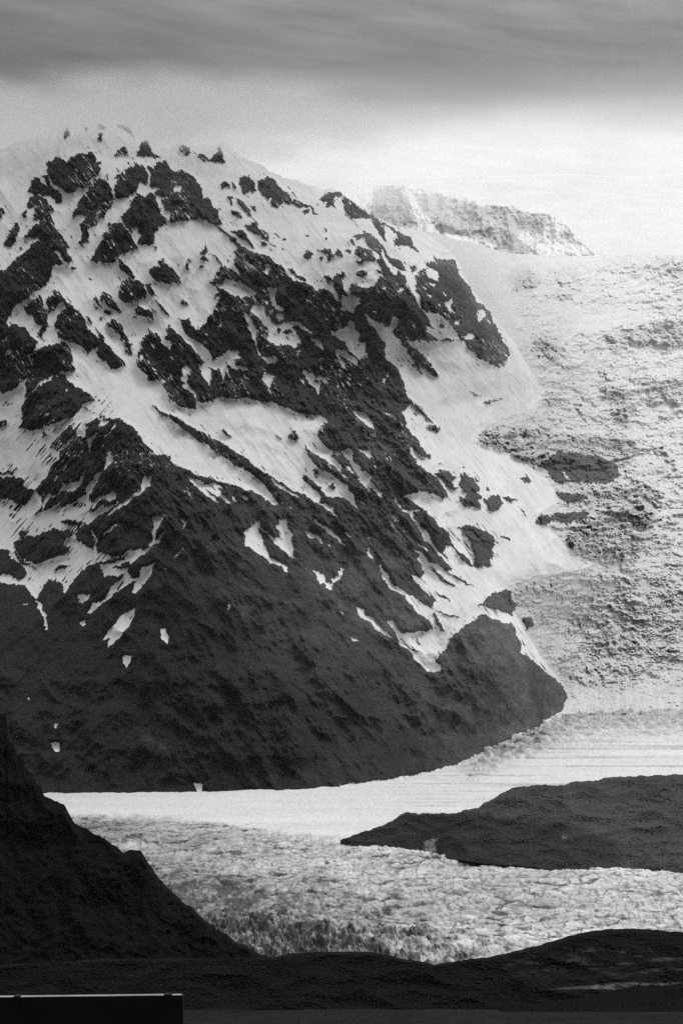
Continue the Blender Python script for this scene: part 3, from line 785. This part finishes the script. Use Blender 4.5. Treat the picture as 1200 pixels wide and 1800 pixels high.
D = D + 40*ss(30, 0, V-skyv[None])**2                                     # rounded over at the crest
Dbot = D1(botS); near = ss(120, 0, botS[None]-V)
D = D*(1-near) + (Dbot[None] + (B-B[-1:]) + (mount*(1-ice)+icef*ice)*.6)*near
dz = np.gradient((HR-V)/F*D, axis=0); dd = np.gradient(D, axis=0)
steep = np.arctan2(-dz, -dd)                                         # 0 flat .. pi/2 upright (more: overhung)
steep = np.where(steep < -1.6, steep+2*math.pi, steep).astype(np.float32)
bare = ss(.55, 1.35, blur(steep, 1))                                 # snow lies on the treads, bare ice shows on the faces
g_at = np.clip(g_at*(.75+.5*bare)*(1-.3*ss(980, 1030, V)) + bare*.26*rough*ice, 0, 1)
# back slope beyond the crest and skirt under the glacier
rows_back = 8
bu, bv_, bD = [], [], []
for k in range(rows_back, 0, -1):
    dk = D[0]+60+k*k*32; z = (HR-V[0])/F*D[0] - (k*k*26+18)
    bu.append(dk); bv_.append(z)
x, y, z = world(U, V, D)
bx_ = np.stack([(U[0]-CX)/F*d for d in bu]); by_ = np.stack(bu); bz = np.stack(bv_)
sk = np.stack([(U[0]-CX)/F*D[-1]]*2); sky_ = np.stack([D[-1]-1, D[-1]+30]); skz = np.stack([z[-1]-25, z[-1]*0-231])
x = np.vstack([bx_, x, sk]); y = np.vstack([by_, y, sky_]); z = np.vstack([bz, z, skz])
def ext(a): return np.vstack([np.repeat(a[:1], rows_back, 0), a, np.repeat(a[-1:], 2, 0)])
co = np.stack([x, y, z], -1).reshape(-1, 3)
haze_tone = ss(250, 1050, U + (900-V)*.25)  # rock paler to the right: hazy light put into its colour
streak = np.clip(ss(.2, .9, streaks(3.5, 70, 26, 3)*.9+s1*.3)*.5*ss(.3, .0, m14)*(1-ice), 0, 1)
att = dict(rock=ext(rk), grey=ext(g_at), lite=ext(l_at), haze_tone=ext(haze_tone), streak=ext(streak), rough=ext(rough*(.35+.65*ss(0, .3, ice))), rib=ext((1-.45*low)*np.clip(streaks(2.0, 16, 62, 3)*.8+fbm(U/3, V/3, 2, 63)*.5+streaks(9, 50, 64, 2)*.4, -1, 1)))
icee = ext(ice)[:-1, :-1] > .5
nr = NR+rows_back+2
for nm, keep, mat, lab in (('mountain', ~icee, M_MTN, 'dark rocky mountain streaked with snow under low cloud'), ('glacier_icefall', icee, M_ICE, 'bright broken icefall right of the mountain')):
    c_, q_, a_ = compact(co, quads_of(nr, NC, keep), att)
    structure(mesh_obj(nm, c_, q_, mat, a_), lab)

# ------------------------------------------------------------------ relief helper for the smaller hills
def relief(name, sky, bot, u0, u1, nc, nr, Df, mat, noise_amp=2., noise_len=20., attrs=None, back=45., seed=0, label=None, floor=-230, disp=None):
    u = ucols(u0, u1, nc, 900 if u0 <= -90 else 0, 900 if u1 >= 1280 else 0); nc = len(u); sv_ = poly(sky, u) + noise_amp*fbm(u/noise_len, u*0+.4, 5, seed)
    bv = np.maximum(poly(bot, u), sv_+2)
    t = np.linspace(0, 1, nr)[:, None]
    U = np.broadcast_to(u, (nr, nc)); V = sv_[None]+(bv-sv_)[None]*t
    D = Df(U, V, t)
    if disp is not None: D = D + disp(U, V)*ss(0, .06, t)
    x, y, z = world(U, V, D)
    z0 = z[0]; nb = 10
    ks = [(k/nb)**1.5 for k in range(nb, 0, -1)]
    hb = np.maximum(z0-floor, 10)
    by = np.stack([D[0]+hb*1.6*k for k in ks]); bz = np.stack([z0-hb*k for k in ks]); bx = np.stack([(u-CX)/F*D[0]*(1+0*k) for k in ks])
    A = {k: np.vstack([np.repeat(f(U, V)[:1], nb, 0), f(U, V)]) for k, f in (attrs or {}).items()}
    co = np.stack([np.vstack([bx, x]), np.vstack([by, y]), np.vstack([bz, z])], -1).reshape(-1, 3)
    o = mesh_obj(name, co, quads_of(nr+nb, nc), mat, A)
    return structure(o, label)

# distant snowy ridge and the ice cap behind it
def mask_fn(polys, bl=2, wob=1.5, scale=1.):
    m = np.zeros((H_, W_), np.float32)
    for val, p in polys: fill(m, [(x+PAD, y) for x, y in p], val)
    m = blur(m, bl)
    return lambda U, V: np.clip(lookup(m, U+wob*fbm(U/6, V/6, 3, 91), V+wob*fbm(U/6, V/6, 3, 92)), 0, 1)
DR = [(.40, [(655, 330), (700, 330), (725, 360), (740, 402), (700, 402), (650, 385)]), (.34, [(728, 342), (790, 350), (850, 366), (900, 372), (925, 400), (900, 430), (860, 432), (800, 414), (770, 398), (745, 372)]), (.38, [(905, 370), (965, 388), (960, 412), (925, 415)]), (.52, [(760, 398), (775, 392), (800, 402), (830, 415), (800, 416), (770, 410)]), (.5, [(845, 408), (870, 400), (880, 394), (862, 410), (848, 422)]), (.43, [(862, 440), (880, 425), (900, 412), (915, 420), (935, 432), (950, 446), (920, 452), (880, 448)])]  # partial rock values pale the far rock in place of haze
def Ddist(U, V, t): return 12600 - (V-330)*9 + ridged(U/60, V/90, 4, 101)*-80 + fbm(U/9, V/9, 4, 102)*-20
dist_sky = [(600, 352), (640, 336), (655, 326), (700, 326), (725, 329), (760, 336), (800, 343), (850, 358), (885, 363), (900, 362), (925, 372), (960, 376), (985, 386), (1000, 402), (1020, 425), (1045, 446), (1090, 470)]
relief('distant_mountain', dist_sky, [(590, 470), (1100, 480)], 600, 1090, 420, 180, Ddist,
       M_MTN, 1.2, 9, dict(rock=mask_fn(DR), haze_tone=lambda U, V: U*0+1., lite=lambda U, V: U*0, streak=lambda U, V: mask_fn(DG, 4, 3)(U, V)) if False else
       dict(rock=mask_fn(DR, 2, 2.5), haze_tone=lambda U, V: U*0+3.5, lite=lambda U, V: U*0, rib=lambda U, V: fbm(U/4, V/6, 3, 65), rough=lambda U, V: U*0, streak=mask_fn([(.8, [(655, 330), (700, 330), (720, 350), (735, 400), (700, 400), (650, 380)]), (.7, [(725, 338), (790, 348), (850, 364), (900, 368), (920, 400), (900, 430), (860, 430), (800, 412), (770, 395), (745, 370)]), (.8, [(905, 368), (960, 385), (950, 410), (920, 405)])], 4, 3)), floor=300, seed=33,
       label='pale snow covered ridge far behind the icefall')
relief('ice_cap', [(-200, 330), (500, 322), (620, 316), (720, 311), (860, 309), (1000, 306), (1120, 310), (1300, 303)], [(-200, 520), (1300, 500)], -200, 1300, 300, 90,
       lambda U, V, t: 18500 - (V-300)*17 + fbm(U/160, V/30, 3, 111)*-45, M_MTN, 1.0, 60,
       dict(rock=lambda U, V: U*0, haze_tone=lambda U, V: U*0, lite=lambda U, V: U*0, streak=lambda U, V: np.clip(fbm(U/130, V/12, 4, 113)+.35, 0, 1)*.22), floor=600, seed=34,
       label='gentle white ice cap on the far skyline')

# ------------------------------------------------------------------ glacier tongue (crevassed ice on the valley floor)
nc, nr = 1300, 1000
u = ucols(-90, 1290, nc); nc = len(u); gb = poly(BOT, u)-14
vt = np.linspace(0, 1, nr)[:, None]
V = gb[None] + (1735-gb)[None]*vt; U = np.broadcast_to(u, (nr, nc))
D = D1(V) + 0*U; x, y, z = world(U, V, D)
sm = poly([(-90, 1425), (130, 1432), (300, 1437), (460, 1458), (610, 1474), (700, 1488), (800, 1504), (900, 1516), (1290, 1530)], u)[None]
brk = ss(-6, 10, V - sm - 5*fbm(U/25, V/9, 3, 121))                # 0 on the smooth upper ice, 1 on the broken lower ice
marg = ss(190, -10, (U-250)*.42 - (V-1535)*.85 + 75*fbm(U/45, V/22, 4, 122)) * ss(1490, 1590, V+25*fbm(U/30, V/15, 3, 147))   # dirty margin by the dark hillside, with the hill's shade painted in
def rot(a): return x*math.cos(a)+y*math.sin(a), -x*math.sin(a)+y*math.cos(a)
xw = x + 60*fbm(x/350, y/700, 3, 123); yw = y + 120*fbm(x/300, y/600, 3, 124)
flow = .5*(yw/420)
def bil(*a_, **k_): return 1.1-ridged(*a_, **k_)                     # rounded tops, sharp clefts
cr1 = bil(xw/24, yw/60, 4, 125, .62)
cr2 = bil((xw*.9+yw*.2)/9, (yw*.9-xw*.2)/34, 3, 126, .62)
cut = -ss(.80, .97, 1-np.abs(vnoise(xw/120, yw/46, 130))*1.6)
fan = bil((x+.18*y)/7.5+.5*fbm(x/30, y/60, 2, 146), (y-.2*x)/60, 3, 127, .6)
und = fbm(x/420, y/520, 4, 128)*8
amp = poly([(1400, .5), (1450, .9), (1500, 1.1), (1600, 1.1), (1700, 1.1)], V)
zz = und*brk + brk*(cr1*amp + cr2*amp*.55 + cut*2.5 + fbm(x/9, y/12, 3, 129)*.8) + (1-brk)*(cr1*.5+fbm(x/60, y/60, 3, 133)*.9)
zz = zz + marg*(fan*5.5*ss(1570, 1660, V) + bil(x/13, y/50, 4, 134)*2.4)
band = ss(.15, .6, fbm(x/1500, y/55, 3, 136)+.25*fbm(x/200, y/30, 3, 137))
zz = zz + ss(600, 760, U)*(1-brk)*(-band*5)
foot = ss(60, 8, V-poly(BOT, u)[None])*ss(780, 860, U)               # rubbly foot of the icefall
zz = zz + foot*bil(x/40, y/60, 4, 138)*7
zz = zz*ss(0, .012, vt)*ss(1735, 1685, V)
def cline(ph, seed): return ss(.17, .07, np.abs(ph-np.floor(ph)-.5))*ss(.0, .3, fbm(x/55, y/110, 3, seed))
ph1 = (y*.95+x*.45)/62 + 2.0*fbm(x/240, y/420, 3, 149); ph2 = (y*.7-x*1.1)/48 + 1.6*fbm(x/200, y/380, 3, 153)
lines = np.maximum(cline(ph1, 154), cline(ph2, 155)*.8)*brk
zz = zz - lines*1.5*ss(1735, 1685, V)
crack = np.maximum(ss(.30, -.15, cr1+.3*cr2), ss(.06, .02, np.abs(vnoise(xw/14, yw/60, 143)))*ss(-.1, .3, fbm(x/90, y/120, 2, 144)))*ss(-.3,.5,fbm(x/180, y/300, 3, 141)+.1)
dirt_shade = np.clip(marg*.9 + ss(60, -60, (U-250)*.55-(V-1560)*.85 + 30*fbm(U/40, V/20, 3, 148))*ss(1500, 1560, V)*.6 + .38*brk*crack + .85*lines + .12*brk*ss(.1, .7, fbm(x/260, y/320, 4, 139)+.2) + brk*ss(560, 150, U-(V-1480)*.8)*(.42+.3*fbm(x/70, y/120, 4, 145))+ .25*brk*ss(330, 120, U-(V-1480))*ss(.0, .5, fbm(x/200, y/220, 4, 140)+.25)
               + ss(600, 760, U)*(1-brk)*band*.35 + foot*.45, 0, 1)  # margin grime and bands, plus painted shade in crevasses and on the left
z = z + zz
co = np.stack([x, y, z], -1).reshape(-1, 3)
sk_ = np.stack([x[-1], y[-1]-5, y[-1]*0-225], -1)
co = np.vstack([co, sk_])
structure(mesh_obj('glacier_tongue', co, quads_of(nr+1, nc), M_TONGUE, dict(dirt_shade=np.vstack([dirt_shade, dirt_shade[-1:]]), broken=np.vstack([.12+.88*brk, brk[-1:]]))), 'crevassed white glacier filling the valley floor')

# ------------------------------------------------------------------ bedrock hill standing in the glacier
MS = [(600, 1476), (612, 1471), (640, 1461), (670, 1451), (690, 1442), (700, 1434), (715, 1427), (722, 1428), (735, 1431), (770, 1429), (800, 1430), (815, 1424), (838, 1420), (850, 1412), (870, 1402), (885, 1393), (903, 1384), (930, 1382), (945, 1378), (960, 1380), (990, 1380), (1003, 1374), (1050, 1373), (1062, 1367), (1100, 1365), (1150, 1363), (1290, 1358)]
MB = [(600, 1479), (640, 1481), (690, 1484), (740, 1487), (760, 1494), (800, 1504), (860, 1512), (940, 1518), (1000, 1528), (1060, 1526), (1100, 1520), (1180, 1532), (1290, 1534)]
def Dm(U, V, t):
    b = np.convolve(np.pad(poly(MB, U[0]), 40, mode='edge'), np.ones(81)/81, 'valid')[None]; return D1(b)-55 + (b-V)*2.3
relief('moraine_hill', MS, [(p, q+7) for p, q in MB], 598, 1288, 700, 260, Dm, M_MOR, 1.6, 12,
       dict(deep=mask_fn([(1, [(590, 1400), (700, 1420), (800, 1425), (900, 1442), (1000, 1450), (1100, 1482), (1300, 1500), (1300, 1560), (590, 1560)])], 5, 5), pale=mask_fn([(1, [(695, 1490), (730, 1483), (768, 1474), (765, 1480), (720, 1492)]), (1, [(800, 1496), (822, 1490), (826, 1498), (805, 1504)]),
                          (1, [(858, 1494), (880, 1492), (878, 1498)]), (1, [(986, 1473), (998, 1468), (990, 1476)]), (1, [(1165, 1500), (1210, 1500), (1230, 1512), (1180, 1510)]),
                          (1, [(830, 1482), (836, 1480), (836, 1487)]), (1, [(930, 1508), (950, 1512), (940, 1516)]), (1, [(1030, 1522), (1100, 1512), (1200, 1514), (1200, 1519), (1110, 1518)])], 1, 3)),
       disp=lambda U, V: -(ridged(U/90, V/40, 2, 151)*8 + fbm(U/4, V/2.5, 4, 152)*2.5), seed=35, label='dark gravel covered hill rising out of the glacier')

# ------------------------------------------------------------------ near dark ground
LS = [(-90, 1195), (-40, 1225), (0, 1254), (11, 1259), (14, 1300), (26, 1312), (30, 1328), (42, 1338), (46, 1350), (60, 1360), (63, 1376), (74, 1384), (78, 1400), (102, 1406), (112, 1412), (122, 1428), (132, 1450), (152, 1455), (165, 1466), (190, 1480), (208, 1490), (216, 1497), (232, 1491), (248, 1496), (256, 1510), (272, 1532), (292, 1556), (330, 1592), (390, 1640), (440, 1668), (480, 1686), (560, 1715), (640, 1770)]
def Dl(U, V, t): return 1600 + (1760-V)*.62 + np.maximum(0, 250-U)*.15
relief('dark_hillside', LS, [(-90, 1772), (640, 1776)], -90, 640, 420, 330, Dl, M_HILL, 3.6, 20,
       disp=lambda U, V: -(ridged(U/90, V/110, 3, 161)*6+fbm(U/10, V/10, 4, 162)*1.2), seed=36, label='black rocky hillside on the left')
FS = [(-90, 1700), (200, 1685), (400, 1684), (480, 1682), (510, 1676), (560, 1673), (640, 1673), (670, 1677), (700, 1684), (735, 1689), (765, 1695), (800, 1689), (860, 1682), (930, 1666), (1000, 1645), (1030, 1638), (1060, 1634), (1100, 1632), (1150, 1634), (1210, 1640), (1290, 1650)]
def Df_(U, V, t): return 1540 + (1772-V)*.75
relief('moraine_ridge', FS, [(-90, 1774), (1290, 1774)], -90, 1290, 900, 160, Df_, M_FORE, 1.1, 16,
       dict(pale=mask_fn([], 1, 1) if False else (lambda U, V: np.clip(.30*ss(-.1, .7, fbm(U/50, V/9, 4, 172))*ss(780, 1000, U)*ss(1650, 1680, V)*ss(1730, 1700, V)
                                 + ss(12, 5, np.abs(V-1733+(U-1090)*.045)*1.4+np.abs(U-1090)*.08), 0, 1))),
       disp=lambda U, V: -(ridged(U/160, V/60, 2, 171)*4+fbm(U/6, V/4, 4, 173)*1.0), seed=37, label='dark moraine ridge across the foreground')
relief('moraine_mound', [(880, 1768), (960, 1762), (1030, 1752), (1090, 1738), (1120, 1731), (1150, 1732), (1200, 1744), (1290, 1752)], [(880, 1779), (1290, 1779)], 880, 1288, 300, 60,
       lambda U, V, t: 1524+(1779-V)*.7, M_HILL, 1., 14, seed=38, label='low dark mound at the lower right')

n = 61
gx = np.linspace(-20000, 20000, n); gy = np.sort(np.concatenate([gx[:-2]+16000, [1640, 1700]])); GX, GY = np.meshgrid(gx, gy)
structure(mesh_obj('ground', np.stack([GX, GY, np.where(GY > 1650, -232., -196.)], -1).reshape(-1, 3), quads_of(n, n)[:, ::-1], M_PLAIN), 'flat dark outwash plain')
# the knoll the camera stands on
nr_, na = 70, 96
r = np.concatenate([np.linspace(.01, 9, 30), np.linspace(9.6, 190, 40)]); a = np.linspace(0, 2*math.pi, na)
Rr, Aa = np.meshgrid(r, a, indexing='ij'); zx = -1.75 - np.maximum(0, Rr-9)*1.08 + .05*fbm(Rr*np.cos(Aa), Rr*np.sin(Aa), 3, 5)
zx = np.maximum(zx, -199)
structure(mesh_obj('viewpoint_ground', np.stack([Rr*np.cos(Aa), Rr*np.sin(Aa), zx], -1).reshape(-1, 3), quads_of(nr_, na), M_VIEW), 'gravel knoll under the camera')

# ------------------------------------------------------------------ the board low in the left corner
def solid(name, boxes, mat, parent, bev=.0015):
    import bmesh
    bm = bmesh.new()
    for (x0, x1, y0, y1, z0, z1) in boxes:
        r = bmesh.ops.create_cube(bm, size=1)
        for v in r['verts']:
            v.co = Vector(((x0+x1)/2+v.co.x*(x1-x0), (y0+y1)/2+v.co.y*(y1-y0), (z0+z1)/2+v.co.z*(z1-z0)))
    bmesh.ops.bevel(bm, geom=bm.edges[:], offset=bev, segments=2, affect='EDGES')
    me = bpy.data.meshes.new(name); bm.to_mesh(me); bm.free()
    o = bpy.data.objects.new(name, me); scn.collection.objects.link(o); me.materials.append(mat); o.parent = parent
    return o
M_BLK = material('black_paint', lambda k: k.rng(k.noise(9, 4, .6), .3, .7, .006, .010), .8, .1)
M_EDGE = material('worn_pale_edge', lambda k: k.math('MULTIPLY', k.rng(k.noise(40, 5, .7, (.3, 1, 1)), .3, .7, .13, .3), 1.0), .6, .3)
brd = bpy.data.objects.new('board', None); scn.collection.objects.link(brd)
brd.location = (-.36, 6.0, -1.75); brd.rotation_euler = (0, -math.radians(.62), 0)
brd['label'] = 'black board with a thin pale top edge in the lower left corner'; brd['category'] = 'board'
TOP = 1.75 - .7335
solid('panel', [(-1.35, 0, 0, .03, TOP-.5, TOP)], M_BLK, brd)
for x0, x1 in ((-1.35, -.397), (-.381, -.046), (-.026, -.004)):
    solid('edge_strip', [(x0, x1, .001, .029, TOP, TOP+.0012)], M_EDGE, brd, .0003)
for xc in (-.389, -.036, -.75, -1.1):
    solid('bracket', [(xc-.0075, xc+.0075, -.004, .034, TOP-.02, TOP+.0035)], M_BLK, brd, .001)
for xc in (-.15, -1.2):
    solid('post', [(xc-.03, xc+.03, .031, .09, -.05, TOP-.03)], M_BLK, brd, .003)

# ------------------------------------------------------------------ air
def volume_box(name, lo, hi, build, kind='stuff', label=None):
    import bmesh
    bm = bmesh.new(); bmesh.ops.create_cube(bm, size=1); me = bpy.data.meshes.new(name)
    for v in bm.verts: v.co = Vector([(lo[i]+hi[i])/2+v.co[i]*(hi[i]-lo[i]) for i in range(3)])
    bm.to_mesh(me); bm.free(); o = bpy.data.objects.new(name, me); scn.collection.objects.link(o)
    m = bpy.data.materials.new(name); m.use_nodes = True; t = m.node_tree; t.nodes.remove(t.nodes['Principled BSDF'])
    build(t, t.nodes['Material Output']); me.materials.append(m); structure(o, label, None, kind); return o
def hz(t, out):
    p = t.nodes.new('ShaderNodeVolumePrincipled'); p.inputs['Density'].default_value = 2.6e-06
    p.inputs['Color'].default_value = (.9, .9, .9, 1); p.inputs['Anisotropy'].default_value = 0.6
    t.links.new(p.outputs[0], out.inputs['Volume'])
def shade_cloud_body(name, c, r, dens, seed, label):
    n1_, n2_ = 64, 32
    th = np.linspace(0, 2*math.pi, n1_+1); ph = np.linspace(-math.pi/2, math.pi/2, n2_)
    P_, T_ = np.meshgrid(ph, th, indexing='ij')
    w = 1+.22*fbm(np.cos(T_)*2*np.cos(P_)+5, np.sin(T_)*2*np.cos(P_)+P_, 4, seed)
    co = np.stack([c[0]+r[0]*np.cos(P_)*np.cos(T_)*w, c[1]+r[1]*np.cos(P_)*np.sin(T_)*w, c[2]+r[2]*np.sin(P_)], -1).reshape(-1, 3)
    m = bpy.data.materials.new(name); m.use_nodes = True; t = m.node_tree; t.nodes.remove(t.nodes['Principled BSDF'])
    p = t.nodes.new('ShaderNodeVolumePrincipled'); p.inputs['Density'].default_value = dens; p.inputs['Color'].default_value = (.97,)*3+(1,); p.inputs['Anisotropy'].default_value = .5
    t.links.new(p.outputs[0], t.nodes['Material Output'].inputs['Volume'])
    structure(mesh_obj(name, co, quads_of(n2_, n1_+1)[:, ::-1], m), label)
shade_cloud_body('cloud', (760, 8200, 4900), (2600, 4400, 600), 0.0011, 7, 'unseen cloud deck added to shade the left of the valley')  # added out of view above the frame to block sun on the left
def mist(name, c, r, dens, sc, cut, label):
    n1_, n2_ = 40, 20
    P_, T_ = np.meshgrid(np.linspace(-math.pi/2, math.pi/2, n2_), np.linspace(0, 2*math.pi, n1_+1), indexing='ij')
    co = np.stack([r[0]*np.cos(P_)*np.cos(T_), r[1]*np.cos(P_)*np.sin(T_), r[2]*np.sin(P_)], -1).reshape(-1, 3)
    m = bpy.data.materials.new(name); m.use_nodes = True; t = m.node_tree; t.nodes.remove(t.nodes['Principled BSDF'])
    tc_ = t.nodes.new('ShaderNodeTexCoord'); vl = t.nodes.new('ShaderNodeVectorMath'); vl.operation = 'DIVIDE'; vl.inputs[1].default_value = r
    t.links.new(tc_.outputs['Object'], vl.inputs[0]); ln_ = t.nodes.new('ShaderNodeVectorMath'); ln_.operation = 'LENGTH'; t.links.new(vl.outputs[0], ln_.inputs[0])
    nz = t.nodes.new('ShaderNodeTexNoise'); nz.inputs['Scale'].default_value = sc; nz.inputs['Detail'].default_value = 4; nz.inputs['Roughness'].default_value = .6
    mp = t.nodes.new('ShaderNodeMapping'); mp.inputs['Scale'].default_value = (1, 1, 2.2); t.links.new(tc_.outputs['Object'], mp.inputs[0]); t.links.new(mp.outputs[0], nz.inputs['Vector'])
    def M(op, a, b):
        n_ = t.nodes.new('ShaderNodeMath'); n_.operation = op
        for i, q in enumerate((a, b)):
            if isinstance(q, (int, float)): n_.inputs[i].default_value = q
            else: t.links.new(q, n_.inputs[i])
        return n_.outputs[0]
    f_ = M('SUBTRACT', 1.0, ln_.outputs['Value'])
    d_ = M('MULTIPLY', M('MAXIMUM', M('ADD', M('MULTIPLY', f_, 1.3), M('MULTIPLY', M('SUBTRACT', nz.outputs[0], cut), 2.6)), 0.0), M('MINIMUM', M('MULTIPLY', f_, 4.0), 1.0))
    p = t.nodes.new('ShaderNodeVolumePrincipled'); t.links.new(M('MULTIPLY', M('MAXIMUM', d_, 0.0), dens), p.inputs['Density'])
    p.inputs['Color'].default_value = (.97,)*3+(1,); p.inputs['Anisotropy'].default_value = .4
    t.links.new(p.outputs[0], t.nodes['Material Output'].inputs['Volume'])
    o = mesh_obj(name, co, quads_of(n2_, n1_+1)[:, ::-1], m); o.location = c
    return structure(o, label, None, 'stuff')
for q in [((-700, 7080, 1545), (1150, 700, 82), .0060, .0045, .52, "wisp of cloud wrapped round the summit"),
 ((1900, 9600, 1000), (2300, 3400, 1500), 5e-5, .0006, .2, "pale mist lying over the icefall"),
 ((2200, 15600, 2700), (4200, 1500, 900), 3.5e-4, .0009, .35, "bank of fog in front of the ice cap"),
 ((-100, 12000, 2300), (900, 700, 300), .0012, .002, .4, "mist hiding the left end of the far ridge")]: mist('mist', *q)
volume_box('haze', (-20500, -4500, -240.5), (20500, 36500, 3900), hz, label='thin pale haze in the air')
